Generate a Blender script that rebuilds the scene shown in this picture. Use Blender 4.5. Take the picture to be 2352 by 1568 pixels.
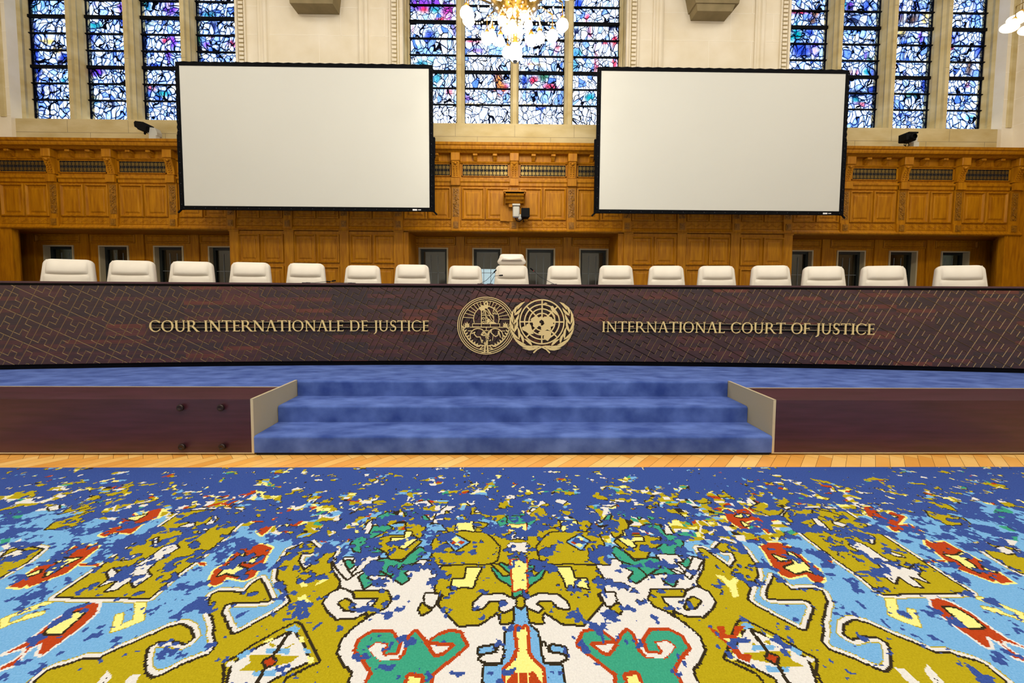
import bpy, math, random
import numpy as np
from math import sin, cos, pi, sqrt, radians, atan2
from mathutils import Vector, Matrix
from mathutils.geometry import tessellate_polygon

for o in list(bpy.data.objects): bpy.data.objects.remove(o)
S = bpy.context.scene
C = S.collection
rnd = random.Random(7)

# ------------------------------------------------------------ camera
EYE = 1.43
cam_d = bpy.data.cameras.new('camera')
cam = bpy.data.objects.new('camera', cam_d); C.objects.link(cam)
cam_d.sensor_width = 36.0
cam_d.lens = 848.0 / 2352 * 36
cam_d.shift_y = -75.0 / 2352
cam_d.clip_start = 0.05
cam.matrix_world = (Matrix.Translation((0, 0, EYE)) @ Matrix.Rotation(radians(-.73), 4, 'Z')
                    @ Matrix.Rotation(pi / 2 - radians(2.90), 4, 'X') @ Matrix.Rotation(radians(.31), 4, 'Z'))
S.camera = cam
S.view_settings.view_transform = 'Standard'
S.view_settings.look = 'None'
S.view_settings.gamma = 1
S.view_settings.exposure = 0.06
S.view_settings.use_curve_mapping = False

# ------------------------------------------------------------ daylight outside
W = bpy.data.worlds.new('overcast_sky'); S.world = W; W.use_nodes = True
bg = W.node_tree.nodes['Background']
bg.inputs[0].default_value = (0.86, 0.93, 1.0, 1)
bg.inputs[1].default_value = 2.2

def area(name, loc, size, power, col, aim=(0, 0, -1)):
    d = bpy.data.lights.new(name, 'AREA'); d.shape = 'RECTANGLE'
    d.size, d.size_y = size; d.energy = power; d.color = col
    o = bpy.data.objects.new(name, d); C.objects.link(o); o.location = loc
    o.rotation_euler = Vector(aim).to_track_quat('-Z', 'Y').to_euler()
    return o
def point(name, loc, power, col, r=.1):
    d = bpy.data.lights.new(name, 'POINT'); d.energy = power; d.color = col; d.shadow_soft_size = r
    o = bpy.data.objects.new(name, d); C.objects.link(o); o.location = loc
    return o
WARM = (1.0, .95, .86)
area('ceiling_light', (0, 2.6, 9.6), (14, 4), 330, WARM)
area('ceiling_light', (0, -2.5, 9.6), (16, 5), 300, (1, .98, .96))
area('ceiling_light', (-7.5, 5.2, 9.6), (3, 2), 90, WARM, (0.1, .35, -1))
area('ceiling_light', (7.5, 5.2, 9.6), (3, 2), 90, WARM, (-.1, .35, -1))

for x in (-5.5, 0, 5.5): area('added_ceiling_spot', (x, -.8, 9.2), (.7, .7), 140, (1, .96, .9), (0, .5, -1))  # unseen spots, added so the lettering casts shadows downwards

# ------------------------------------------------------------ helpers
def lin(c):
    if isinstance(c, str):
        c = [int(c[i:i + 2], 16) / 255 for i in (0, 2, 4)]
    return tuple(x / 12.92 if x <= .04045 else ((x + .055) / 1.055) ** 2.4 for x in c)

def newmat(name):
    m = bpy.data.materials.new(name); m.use_nodes = True
    nt = m.node_tree; return m, nt, nt.nodes['Principled BSDF']

def M(name, col, rough=.5, metal=0, var=None, amt=.2, col2=None, bump=0, bscale=None, spec=.5, stretch=(1, 1, 1), sheen=0, detail=4, coat=0):
    m, nt, b = newmat(name); N, L = nt.nodes, nt.links
    c = lin(col)
    b.inputs['Base Color'].default_value = (*c, 1)
    b.inputs['Roughness'].default_value = rough; b.inputs['Metallic'].default_value = metal
    b.inputs['Specular IOR Level'].default_value = spec
    if sheen:
        b.inputs['Sheen Weight'].default_value = sheen; b.inputs['Sheen Tint'].default_value = (*[min(1, x * 1.5 + .16) for x in c], 1); b.inputs['Sheen Roughness'].default_value = .5
    if coat: b.inputs['Coat Weight'].default_value = coat
    if var or bump:
        tc = N.new('ShaderNodeTexCoord'); mp = N.new('ShaderNodeMapping'); mp.inputs['Scale'].default_value = stretch
        L.new(tc.outputs['Object'], mp.inputs[0])
    if var:
        n = N.new('ShaderNodeTexNoise'); n.inputs['Scale'].default_value = var; n.inputs['Detail'].default_value = detail
        L.new(mp.outputs[0], n.inputs[0])
        r = N.new('ShaderNodeValToRGB'); r.color_ramp.elements[0].position = .3; r.color_ramp.elements[1].position = .7
        c2 = lin(col2) if col2 else tuple(min(1, x * (1 + amt)) for x in c)
        c1 = c if col2 else tuple(x * (1 - amt) for x in c)
        r.color_ramp.elements[0].color = (*c1, 1); r.color_ramp.elements[1].color = (*c2, 1)
        L.new(n.outputs[0], r.inputs[0]); L.new(r.outputs[0], b.inputs['Base Color'])
    if bump:
        n2 = N.new('ShaderNodeTexNoise'); n2.inputs['Scale'].default_value = bscale or 50; n2.inputs['Detail'].default_value = 3
        L.new(mp.outputs[0], n2.inputs[0])
        bp = N.new('ShaderNodeBump'); bp.inputs['Strength'].default_value = bump; bp.inputs['Distance'].default_value = .01
        L.new(n2.outputs[0], bp.inputs['Height']); L.new(bp.outputs[0], b.inputs['Normal'])
    return m

def emit(name, col, s):
    m, nt, b = newmat(name)
    b.inputs['Base Color'].default_value = (*lin(col), 1)
    b.inputs['Emission Color'].default_value = (*lin(col), 1); b.inputs['Emission Strength'].default_value = s
    return m

class MB:
    def __init__(s): s.v = []; s.f = []; s.m = []; s.sm = []
    def add(s, vs, fs, mi=0, smooth=False):
        k = len(s.v); s.v += [tuple(p) for p in vs]
        for f in fs: s.f.append([i + k for i in f]); s.m.append(mi); s.sm.append(smooth)
        return s
    def box(s, x0, x1, y0, y1, z0, z1, mi=0):
        return s.add([(x0, y0, z0), (x1, y0, z0), (x1, y1, z0), (x0, y1, z0), (x0, y0, z1), (x1, y0, z1), (x1, y1, z1), (x0, y1, z1)],
                     [(0, 3, 2, 1), (4, 5, 6, 7), (0, 1, 5, 4), (1, 2, 6, 5), (2, 3, 7, 6), (3, 0, 4, 7)], mi)
    def bbox(s, x0, x1, y0, y1, z0, z1, b=.01, mi=0):
        """box with chamfered edges"""
        X = (x0, x1); Y = (y0, y1); Z = (z0, z1); vs = []; idx = {}
        for i in (0, 1):
            for j in (0, 1):
                for k in (0, 1):
                    sx, sy, sz = (b if i == 0 else -b), (b if j == 0 else -b), (b if k == 0 else -b)
                    for a, p in enumerate([(X[i], Y[j] + sy, Z[k] + sz), (X[i] + sx, Y[j], Z[k] + sz), (X[i] + sx, Y[j] + sy, Z[k])]):
                        idx[i, j, k, a] = len(vs); vs.append(p)
        fs = []
        q = [(0, 0), (1, 0), (1, 1), (0, 1)]
        for i in (0, 1): fs.append([idx[i, a, c, 0] for a, c in (q if i else q[::-1])])
        for j in (0, 1): fs.append([idx[a, j, c, 1] for a, c in (q[::-1] if j else q)])
        for k in (0, 1): fs.append([idx[a, c, k, 2] for a, c in (q if k else q[::-1])])
        for j in (0, 1):
            for k in (0, 1): fs.append([idx[0, j, k, 1], idx[1, j, k, 1], idx[1, j, k, 2], idx[0, j, k, 2]][::(1 if (j == k) else -1)])
        for i in (0, 1):
            for k in (0, 1): fs.append([idx[i, 0, k, 0], idx[i, 1, k, 0], idx[i, 1, k, 2], idx[i, 0, k, 2]][::(-1 if (i == k) else 1)])
        for i in (0, 1):
            for j in (0, 1): fs.append([idx[i, j, 0, 0], idx[i, j, 1, 0], idx[i, j, 1, 1], idx[i, j, 0, 1]][::(1 if (i == j) else -1)])
        for i in (0, 1):
            for j in (0, 1):
                for k in (0, 1): fs.append([idx[i, j, k, a] for a in ((0, 1, 2) if (i + j + k) % 2 else (2, 1, 0))])
        return s.add(vs, fs, mi)
    def xprof(s, prof, x0, x1, mi=0, smooth=False):
        """(y,z) outline swept along x"""
        n = len(prof); vs = [(x0, y, z) for y, z in prof] + [(x1, y, z) for y, z in prof]
        fs = [(i, (i + 1) % n, (i + 1) % n + n, i + n) for i in range(n)]
        return s.add(vs, fs + [list(range(n))[::-1], list(range(n, 2 * n))], mi, smooth)
    def zprof(s, prof, z0, z1, mi=0):
        n = len(prof); vs = [(x, y, z0) for x, y in prof] + [(x, y, z1) for x, y in prof]
        fs = [(i, (i + 1) % n, (i + 1) % n + n, i + n) for i in range(n)]
        return s.add(vs, fs + [list(range(n))[::-1], list(range(n, 2 * n))], mi)
    def lathe(s, prof, c=(0, 0, 0), n=20, mi=0, smooth=True, mat=None):
        """(r,z) profile about z"""
        vs = []; fs = []; m = len(prof)
        for i in range(n):
            a = 2 * pi * i / n
            for r, z in prof:
                p = Vector((r * cos(a), r * sin(a), z))
                if mat: p = mat @ p
                vs.append(p + Vector(c))
        for i in range(n):
            for j in range(m - 1):
                a, b = i * m + j, ((i + 1) % n) * m + j
                fs.append((a, b, b + 1, a + 1))
        return s.add(vs, fs, mi, smooth)
    def tube(s, pts, r, n=8, mi=0, cap=True):
        pts = [Vector(p) for p in pts]; rr = r if isinstance(r, (list, tuple)) else [r] * len(pts)
        vs = []; fs = []; up = Vector((0, 0, 1))
        for i, p in enumerate(pts):
            t = (pts[min(i + 1, len(pts) - 1)] - pts[max(i - 1, 0)]).normalized()
            a = t.cross(up)
            if a.length < .05: a = t.cross(Vector((1, 0, 0)))
            a.normalize(); b = t.cross(a)
            for k in range(n):
                th = 2 * pi * k / n; vs.append(p + (a * cos(th) + b * sin(th)) * rr[i])
        for i in range(len(pts) - 1):
            for k in range(n):
                fs.append((i * n + k, i * n + (k + 1) % n, (i + 1) * n + (k + 1) % n, (i + 1) * n + k))
        if cap: fs += [list(range(n)), list(range((len(pts) - 1) * n, len(pts) * n))[::-1]]
        return s.add(vs, fs, mi, True)
    def ball(s, c, r, n=10, mi=0, sz=1):
        return s.lathe([(r * sin(pi * j / n) + 1e-4, -r * sz * cos(pi * j / n)) for j in range(n + 1)], c, n + 2, mi)
    def build(s, name, mat, parent=None, loc=None):
        me = bpy.data.meshes.new(name); me.from_pydata(s.v, [], s.f)
        for m in (mat if isinstance(mat, (list, tuple)) else [mat]): me.materials.append(m)
        me.polygons.foreach_set('material_index', s.m)
        me.polygons.foreach_set('use_smooth', s.sm)
        me.update()
        o = bpy.data.objects.new(name, me); C.objects.link(o)
        if parent: o.parent = parent
        if loc: o.location = loc
        return o

def tag(o, label=None, cat=None, group=None, kind=None):
    if label: o['label'] = label
    if cat: o['category'] = cat
    if group: o['group'] = group
    if kind: o['kind'] = kind
    return o
def empty(name, loc=(0, 0, 0), rz=0, **k):
    o = bpy.data.objects.new(name, None); C.objects.link(o); o.location = loc; o.rotation_euler = (0, 0, rz)
    o.empty_display_size = .1
    return tag(o, **k)
def copy_tree(o, parent=None):
    c = o.copy(); C.objects.link(c)
    if parent: c.parent = parent
    for ch in [x for x in bpy.data.objects if x.parent == o]: copy_tree(ch, c)
    return c

# ------------------------------------------------------------ materials
oak = M('honey_oak', 'bb7d04', .5, var=7, col2='985d00', stretch=(3, 3, .35), bump=.06, bscale=60, spec=.25)
oak_d = M('carved_oak', 'a06c0c', .5, var=30, col2='744804', bump=.6, bscale=38, spec=.4)
stone = M('cream_limestone', 'e6dcc6', .85, var=1.6, col2='dacdb0', bump=.08, bscale=30)
sand = M('sandstone', 'c9b98c', .85, var=2.2, col2='b09a62', bump=.15, bscale=40, stretch=(.6, 1, 1.6), detail=6)
joint = M('mortar_line', '8d8062', .9)
joint_l = M('pale_mortar_line', 'f0e8d6', .9)
iron = M('black_iron', '030408', .7, spec=.1)
blackm = M('black_fabric', '040508', .85, spec=.12)
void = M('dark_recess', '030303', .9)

# the rest of the hall, behind and above the viewer
sh_ = M('hall_plaster', 'e8dcc4', .9)
tag(MB().box(-13, 13, -8, 9.5, 9.7, 9.9).build('ceiling', sh_), 'pale vaulted hall ceiling', kind='structure')
tag(MB().box(-13, 13, -8.2, -8, 0, 9.7).build('wall_rear', sh_), 'rear wall of the hall', kind='structure')
tag(MB().box(-12.9, -12.7, -8, 4.0, 0, 9.7).build('wall_left_rear', sh_), 'left wall of the hall', kind='structure')
tag(MB().box(12.9, 13.1, -8, 4.0, 0, 9.7).build('wall_right_rear', sh_), 'right wall of the hall', kind='structure')

# ------------------------------------------------------------ floor: herringbone oak
wax = [M('parquet_oak', c, .35, var=3, col2=c2, stretch=(1, 1, 1), spec=.4) for c, c2 in
       (('efb45e', 'e6a54a'), ('f3c06e', 'ecb45a'), ('e8a850', 'dd9a42'), ('f6c97c', 'eebb64'))]
seam = M('parquet_seam', '8a5418', .7)
mb = MB(); mb.add([(-14, -3, -.004), (14, -3, -.004), (14, 13, -.004), (-14, 13, -.004)], [(0, 1, 2, 3)], 4)
bw, n = .088, 5
for m_ in range(-60, 60):
    for k in range(-160, 160):
        for (u0, u1, v0, v1) in ((k, k + n, k, k + 1), (k, k + 1, k + 1, k + 1 + n)):
            u0 += m_ * n; u1 += m_ * n; v0 -= m_ * n; v1 -= m_ * n
            cu, cv = (u0 + u1) / 2 * bw, (v0 + v1) / 2 * bw
            X, Y = (cu + cv) / 1.4142, (cu - cv) / 1.4142
            if not (-7.5 < X < 7.5 and 2.3 < Y < 3.45): continue
            g = .0012; P = [(u0 * bw + g, v0 * bw + g), (u1 * bw - g, v0 * bw + g), (u1 * bw - g, v1 * bw - g), (u0 * bw + g, v1 * bw - g)]
            mb.add([(-(a + b) / 1.4142, (a - b) / 1.4142 + .02, 0) for a, b in P], [(0, 1, 2, 3)], rnd.randrange(4))
fl = tag(mb.build('floor', wax + [seam]), 'honey coloured herringbone parquet floor', kind='structure')

# ------------------------------------------------------------ stained glass windows
PAL = dict(w=(1, 1, 1), b=(.02, .06, .42), c=(.30, .55, 1), t=(0, .30, .33), p=(.20, .04, .48), r=(.75, .01, .05), m=(.55, .03, .35),
           g=(.05, .20, .12), y=(.85, .55, .12), k=(.015, .02, .07), o=(.80, .25, .06), n=(.12, .05, .03))
def glassmat(name, seed, sc, lead, streak):
    m, nt, b = newmat(name); N, L = nt.nodes, nt.links
    out = [x for x in N if x.type == 'OUTPUT_MATERIAL'][0]; N.remove(b)
    tc = N.new('ShaderNodeTexCoord'); at = N.new('ShaderNodeAttribute'); at.attribute_name = 'tint'
    ds = N.new('ShaderNodeTexNoise'); ds.inputs['Scale'].default_value = 1.6; ds.inputs['Detail'].default_value = 2
    L.new(tc.outputs['Object'], ds.inputs[0])
    sc1 = N.new('ShaderNodeVectorMath'); sc1.operation = 'MULTIPLY_ADD'
    sc1.inputs[1].default_value = (.5, .4, .5); L.new(ds.outputs['Color'], sc1.inputs[0]); L.new(tc.outputs['Object'], sc1.inputs[2])
    mp = N.new('ShaderNodeMapping'); mp.inputs['Location'].default_value = (seed, 0, seed * 2); mp.inputs['Scale'].default_value = (1, 1, streak)
    mp.inputs['Rotation'].default_value = (0, .25, 0)
    L.new(sc1.outputs[0], mp.inputs[0])
    def vor(feat, s):
        v = N.new('ShaderNodeTexVoronoi'); v.feature = feat; v.inputs['Scale'].default_value = s; L.new(mp.outputs[0], v.inputs['Vector']); return v
    v1, v2 = vor('DISTANCE_TO_EDGE', sc), vor('F1', sc)
    v3 = vor('DISTANCE_TO_EDGE', sc * .5)
    # painted folds inside the pieces
    wv = N.new('ShaderNodeTexNoise'); wv.inputs['Scale'].default_value = 26; wv.inputs['Detail'].default_value = 4; L.new(mp.outputs[0], wv.inputs[0])
    lt = N.new('ShaderNodeMath'); lt.operation = 'LESS_THAN'; lt.inputs[1].default_value = lead; L.new(v1.outputs['Distance'], lt.inputs[0])
    lt2 = N.new('ShaderNodeMath'); lt2.operation = 'LESS_THAN'; lt2.inputs[1].default_value = lead * .55; L.new(v3.outputs['Distance'], lt2.inputs[0])
    v4 = vor('DISTANCE_TO_EDGE', sc * 2.3); mk = N.new('ShaderNodeTexNoise'); mk.inputs['Scale'].default_value = 2.3; L.new(tc.outputs['Object'], mk.inputs[0])
    mr = N.new('ShaderNodeMapRange'); mr.inputs['From Min'].default_value = .45; mr.inputs['From Max'].default_value = .62; mr.inputs['To Max'].default_value = lead * .9; L.new(mk.outputs[0], mr.inputs[0])
    l4 = N.new('ShaderNodeMath'); l4.operation = 'LESS_THAN'; L.new(v4.outputs['Distance'], l4.inputs[0]); L.new(mr.outputs[0], l4.inputs[1])
    m4 = N.new('ShaderNodeMath'); m4.operation = 'MAXIMUM'; L.new(lt2.outputs[0], m4.inputs[0]); L.new(l4.outputs[0], m4.inputs[1]); lt2 = m4
    mx = N.new('ShaderNodeMath'); mx.operation = 'MAXIMUM'; L.new(lt.outputs[0], mx.inputs[0]); L.new(lt2.outputs[0], mx.inputs[1])
    # how much of the piece's own tint shows: saturated centres of the blobs, clear elsewhere
    sp = N.new('ShaderNodeSeparateColor'); L.new(v2.outputs['Color'], sp.inputs[0])
    ad = N.new('ShaderNodeMath'); ad.operation = 'MULTIPLY_ADD'; ad.inputs[1].default_value = 1.3; ad.inputs[2].default_value = -.65
    L.new(sp.outputs[0], ad.inputs[0])
    sm = N.new('ShaderNodeMath'); sm.operation = 'ADD'; sm.use_clamp = True; L.new(ad.outputs[0], sm.inputs[0]); L.new(at.outputs['Alpha'], sm.inputs[1])
    cr = N.new('ShaderNodeValToRGB'); e = cr.color_ramp.elements
    e[0].position = 0; e[0].color = (1, 1, 1, 1); e[1].position = 1; e[1].color = (.05, .16, .62, 1)
    q = e.new(.64); q.color = (1, 1, 1, 1); q = e.new(.80); q.color = (.5, .72, 1, 1)
    ck = N.new('ShaderNodeMath'); ck.operation = 'MULTIPLY_ADD'; ck.use_clamp = True; ck.inputs[1].default_value = 1.8; ck.inputs[2].default_value = 1; L.new(at.outputs['Alpha'], ck.inputs[0])
    ckm = N.new('ShaderNodeMath'); ckm.operation = 'MULTIPLY'; L.new(ck.outputs[0], ckm.inputs[0]); L.new(sp.outputs[1], ckm.inputs[1]); L.new(ckm.outputs[0], cr.inputs[0])
    mc = N.new('ShaderNodeMix'); mc.data_type = 'RGBA'; L.new(sm.outputs[0], mc.inputs[0]); L.new(cr.outputs[0], mc.inputs[6]); L.new(at.outputs['Color'], mc.inputs[7])
    fr = N.new('ShaderNodeValToRGB'); fr.color_ramp.elements[0].position = .34; fr.color_ramp.elements[0].color = (.30, .42, .70, 1)
    fr.color_ramp.elements[1].position = .47; fr.color_ramp.elements[1].color = (1, 1, 1, 1); L.new(wv.outputs[0], fr.inputs[0])
    mul = N.new('ShaderNodeMix'); mul.data_type = 'RGBA'; mul.blend_type = 'MULTIPLY'; mul.inputs[0].default_value = 1
    L.new(mc.outputs[2], mul.inputs[6]); L.new(fr.outputs[0], mul.inputs[7])
    hal = N.new('ShaderNodeMapRange'); hal.inputs['From Min'].default_value = lead; hal.inputs['From Max'].default_value = lead * (4.2 if seed != 3.7 else 2.6)
    L.new(v1.outputs['Distance'], hal.inputs[0])
    hc = N.new('ShaderNodeMix'); hc.data_type = 'RGBA'; hc.inputs[6].default_value = (.12, .24, .62, 1) if seed != 3.7 else (.3, .36, .6, 1); hc.inputs[7].default_value = (1, 1, 1, 1); L.new(hal.outputs[0], hc.inputs[0])
    mul2 = N.new('ShaderNodeMix'); mul2.data_type = 'RGBA'; mul2.blend_type = 'MULTIPLY'; mul2.inputs[0].default_value = 1; L.new(mul.outputs[2], mul2.inputs[6]); L.new(hc.outputs[2], mul2.inputs[7]); mul = mul2
    gain = N.new('ShaderNodeVectorMath'); gain.operation = 'SCALE'; gain.inputs['Scale'].default_value = 1.0; L.new(mul.outputs[2], gain.inputs[0])
    tr = N.new('ShaderNodeBsdfTransparent'); L.new(gain.outputs[0], tr.inputs[0])
    ld = N.new('ShaderNodeBsdfDiffuse'); ld.inputs[0].default_value = (.004, .005, .012, 1)
    ms = N.new('ShaderNodeMixShader'); L.new(mx.outputs[0], ms.inputs[0]); L.new(tr.outputs[0], ms.inputs[1]); L.new(ld.outputs[0], ms.inputs[2])
    L.new(ms.outputs[0], out.inputs[0])
    return m
# window, light, x, z, half width, half height, colour of a coloured area
GLASS = [(0,0,-10.78,7.82,0.14,0.19,'t'),(0,0,-10.94,6.85,0.08,0.59,'b'),(0,0,-10.63,7.1,0.2,0.06,'y'),(0,0,-10.39,6.91,0.14,0.08,'y'),(0,0,-10.92,6.32,0.14,0.12,'b'),(0,0,-10.74,6.02,0.25,0.14,'b'),(0,0,-10.35,6.67,0.05,0.12,'n'),(0,0,-10.28,6.23,0.1,0.06,'t'),(0,0,-10.25,6.76,0.1,0.1,'b'),(0,0,-10.59,7.63,0.2,0.14,'w'),(0,0,-10.61,6.42,0.12,0.1,'w'),(0,0,-10.46,7.44,0.18,0.1,'w'),(0,0,-10.81,5.58,0.08,0.08,'b'),(0,0,-10.51,5.63,0.3,0.1,'w'),(0,1,-9.5,7.48,0.16,0.09,'t'),(0,1,-8.9,7.85,0.12,0.12,'p'),(0,1,-9.63,7.21,0.1,0.12,'b'),(0,1,-9.55,6.43,0.18,0.1,'p'),(0,1,-8.87,7.56,0.12,0.09,'b'),(0,1,-9.65,5.81,0.1,0.08,'t'),(0,1,-9.26,5.7,0.1,0.1,'k'),(0,1,-9.6,5.89,0.12,0.03,'y'),(0,1,-9.34,6.97,0.2,0.15,'w'),(0,1,-9.23,7.26,0.15,0.1,'w'),(0,1,-9.47,7.92,0.08,0.05,'p'),(0,1,-9.3,7.84,0.15,0.19,'w'),(0,1,-8.87,6.8,0.06,0.06,'n'),(0,2,-7.83,7.91,0.18,0.17,'p'),(0,2,-8.33,7.47,0.1,0.08,'g'),(0,2,-8.36,7.9,0.08,0.1,'t'),(0,2,-7.79,7.14,0.12,0.12,'p'),(0,2,-7.94,7.15,0.08,0.06,'r'),(0,2,-7.88,6.84,0.06,0.2,'p'),(0,2,-8.22,6.59,0.14,0.05,'b'),(0,2,-8.31,6.07,0.1,0.08,'r'),(0,2,-8.09,5.96,0.2,0.06,'t'),(0,2,-8.44,7.08,0.06,0.2,'b'),(0,2,-8.03,7.47,0.15,0.14,'w'),(0,2,-7.59,7.96,0.05,0.08,'r'),(0,2,-8.3,5.71,0.2,0.12,'w'),(0,3,-6.97,7.78,0.2,0.08,'t'),(0,3,-6.83,7.49,0.08,0.1,'b'),(0,3,-6.43,7.09,0.08,0.08,'r'),(0,3,-6.86,7.25,0.05,0.04,'r'),(0,3,-7.12,7.87,0.08,0.14,'b'),(0,3,-7,7.05,0.08,0.08,'p'),(0,3,-7.19,7.34,0.05,0.29,'t'),(0,3,-6.76,6.86,0.3,0.1,'w'),(0,3,-6.92,7.97,0.2,0.1,'w'),(0,3,-6.87,7.49,0.08,0.08,'k'),(1,0,-2.06,8.05,0.22,0.14,'p'),(1,0,-1.4,7.86,0.15,0.17,'m'),(1,0,-1.96,7.9,0.08,0.08,'r'),(1,0,-1.71,7.95,0.1,0.12,'t'),(1,0,-2.23,7.46,0.03,0.1,'r'),(1,0,-1.96,7.02,0.3,0.08,'c'),(1,0,-1.92,6.72,0.25,0.06,'t'),(1,0,-1.86,7.32,0.12,0.14,'b'),(1,0,-1.66,6.38,0.12,0.16,'t'),(1,0,-2.12,6.38,0.1,0.2,'b'),(1,0,-1.38,6.07,0.08,0.08,'r'),(1,0,-1.28,7.57,0.05,0.2,'p'),(1,0,-1.96,7.77,0.3,0.06,'w'),(1,0,-2.11,7.41,0.1,0.1,'w'),(1,0,-1.46,7.42,0.1,0.1,'w'),(1,0,-1.65,8.1,0.2,0.08,'p'),(1,0,-1.61,7.71,0.1,0.05,'r'),(1,1,-0.8,7.23,0.2,0.05,'r'),(1,1,-0.74,7.01,0.18,0.07,'p'),(1,1,-0.39,7.34,0.2,0.04,'b'),(1,1,-0.13,6.17,0.12,0.1,'r'),(1,1,-0.23,6.3,0.1,0.25,'o'),(1,1,-0.95,5.94,0.1,0.06,'p'),(1,1,-0.69,5.8,0.36,0.03,'y'),(1,1,-0.44,6.1,0.08,0.08,'k'),(1,1,-0.29,7.09,0.2,0.15,'c'),(1,1,-0.95,7.48,0.08,0.08,'w'),(1,1,-0.64,7.43,0.12,0.12,'w'),(1,1,-0.69,7.63,0.2,0.08,'p'),(1,1,-0.69,6.69,0.2,0.2,'w'),(1,1,-0.8,6.29,0.2,0.2,'w'),(1,2,1.14,7.16,0.08,0.12,'r'),(1,2,1.24,7.75,0.06,0.12,'p'),(1,2,0.43,7.2,0.06,0.05,'r'),(1,2,0.53,6.76,0.12,0.05,'r'),(1,2,0.74,6.71,0.2,0.03,'y'),(1,2,0.84,6.46,0.12,0.12,'g'),(1,2,0.59,6.36,0.08,0.08,'r'),(1,2,1,6.21,0.15,0.08,'r'),(1,2,0.38,6.31,0.08,0.16,'b'),(1,2,0.69,6.06,0.31,0.08,'c'),(1,2,0.75,5.76,0.12,0.08,'b'),(1,2,0.75,5.59,0.06,0.14,'b'),(1,2,0.64,5.81,0.41,0.03,'y'),(1,2,0.53,7.05,0.2,0.12,'c'),(1,2,0.73,7.3,0.2,0.1,'w'),(1,2,0.79,6.86,0.31,0.08,'w'),(1,2,0.64,6.11,0.15,0.05,'b'),(1,2,0.33,6.01,0.1,0.1,'w'),(1,3,1.64,8.1,0.12,0.12,'b'),(1,3,1.85,7.76,0.06,0.1,'r'),(1,3,1.6,7.46,0.08,0.1,'k'),(1,3,1.91,7.51,0.05,0.12,'r'),(1,3,1.58,7,0.12,0.1,'t'),(1,3,1.56,6.72,0.1,0.16,'t'),(1,3,2.07,6.97,0.04,0.25,'r'),(1,3,2.09,6.63,0.06,0.18,'r'),(1,3,2.49,7.28,0.07,0.15,'r'),(1,3,1.93,5.98,0.12,0.08,'t'),(1,3,1.98,6.18,0.06,0.04,'p'),(1,3,2.48,6.78,0.06,0.12,'r'),(1,3,2.36,7.6,0.1,0.1,'k'),(1,3,2.27,7.03,0.15,0.15,'w'),(1,3,1.87,6.52,0.12,0.12,'w'),(1,3,2.27,7.24,0.08,0.04,'r'),(2,0,6.83,8,0.21,0.05,'r'),(2,0,6.8,7.48,0.16,0.12,'t'),(2,0,7.11,7.54,0.1,0.08,'b'),(2,0,6.92,7.14,0.21,0.15,'b'),(2,0,7.26,7.14,0.08,0.16,'p'),(2,0,6.65,7.43,0.08,0.08,'t'),(2,0,7.2,7.98,0.1,0.06,'o'),(2,0,7.15,7.81,0.1,0.08,'n'),(2,0,6.88,8.18,0.21,0.08,'w'),(2,0,7.04,6.79,0.21,0.08,'w'),(2,0,6.79,7.68,0.03,0.2,'t'),(2,1,8.01,8.19,0.15,0.14,'p'),(2,1,8.24,7.85,0.29,0.14,'k'),(2,1,7.86,8.19,0.08,0.12,'t'),(2,1,8.43,8.15,0.08,0.12,'b'),(2,1,8.2,6.65,0.1,0.08,'r'),(2,1,8.57,6.66,0.13,0.08,'t'),(2,1,8.68,6.41,0.1,0.3,'b'),(2,1,8.34,6.02,0.16,0.06,'t'),(2,1,8.45,5.89,0.23,0.03,'r'),(2,1,8.49,7.01,0.05,0.1,'p'),(2,1,8.31,6.15,0.21,0.08,'k'),(2,1,8.22,8.2,0.06,0.1,'w'),(2,1,7.82,7.99,0.05,0.06,'t'),(2,1,8.21,7.5,0.26,0.14,'c'),(2,1,8.21,7.35,0.16,0.1,'w'),(2,1,8.19,6.9,0.13,0.14,'w'),(2,1,8.6,6.96,0.08,0.12,'g'),(2,2,9.42,8.19,0.29,0.08,'b'),(2,2,9.44,7.9,0.23,0.14,'n'),(2,2,9.85,7.9,0.08,0.12,'y'),(2,2,9.36,7.5,0.13,0.1,'k'),(2,2,9.14,6.72,0.08,0.12,'r'),(2,2,9.46,6.57,0.05,0.14,'o'),(2,2,9.92,6.37,0.06,0.25,'b'),(2,2,9.65,6.12,0.19,0.07,'g'),(2,2,9.41,5.65,0.21,0.04,'b'),(2,2,9.15,8.01,0.08,0.14,'b'),(2,2,9.3,7.57,0.15,0.03,'y'),(2,2,9.45,8.16,0.08,0.14,'w'),(2,2,9.37,7.22,0.19,0.14,'w'),(2,2,9.45,6.82,0.17,0.16,'w'),(2,2,9.32,6.37,0.21,0.12,'w'),(2,2,9.78,7.47,0.06,0.12,'p'),(2,3,10.51,7.48,0.21,0.16,'b'),(2,3,10.94,8.09,0.13,0.2,'b'),(2,3,10.48,7.18,0.13,0.05,'t'),(2,3,10.53,7.22,0.06,0.04,'r'),(2,3,10.98,6.79,0.08,0.18,'n'),(2,3,10.65,6.89,0.13,0.05,'t'),(2,3,10.95,6.39,0.06,0.05,'r'),(2,3,11.21,7.24,0.11,0.2,'b'),(2,3,11.12,7.74,0.1,0.3,'c'),(2,3,10.73,8.13,0.19,0.12,'w'),(2,3,10.93,7.44,0.19,0.14,'w'),(2,3,10.71,6.79,0.13,0.12,'w'),(2,3,10.64,6.38,0.17,0.2,'w'),(2,3,11.11,5.65,0.11,0.06,'t'),(2,3,10.78,5.77,0.21,0.08,'w')]
LIGHTS = ((-2.44, -1.35), (-1.17, -.09), (.09, 1.17), (1.35, 2.44))
BARS = [5.77 + .373 * i for i in range(11)]
GZ0, GZ1, GY = 5.36, 9.6, 8.95
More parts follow.
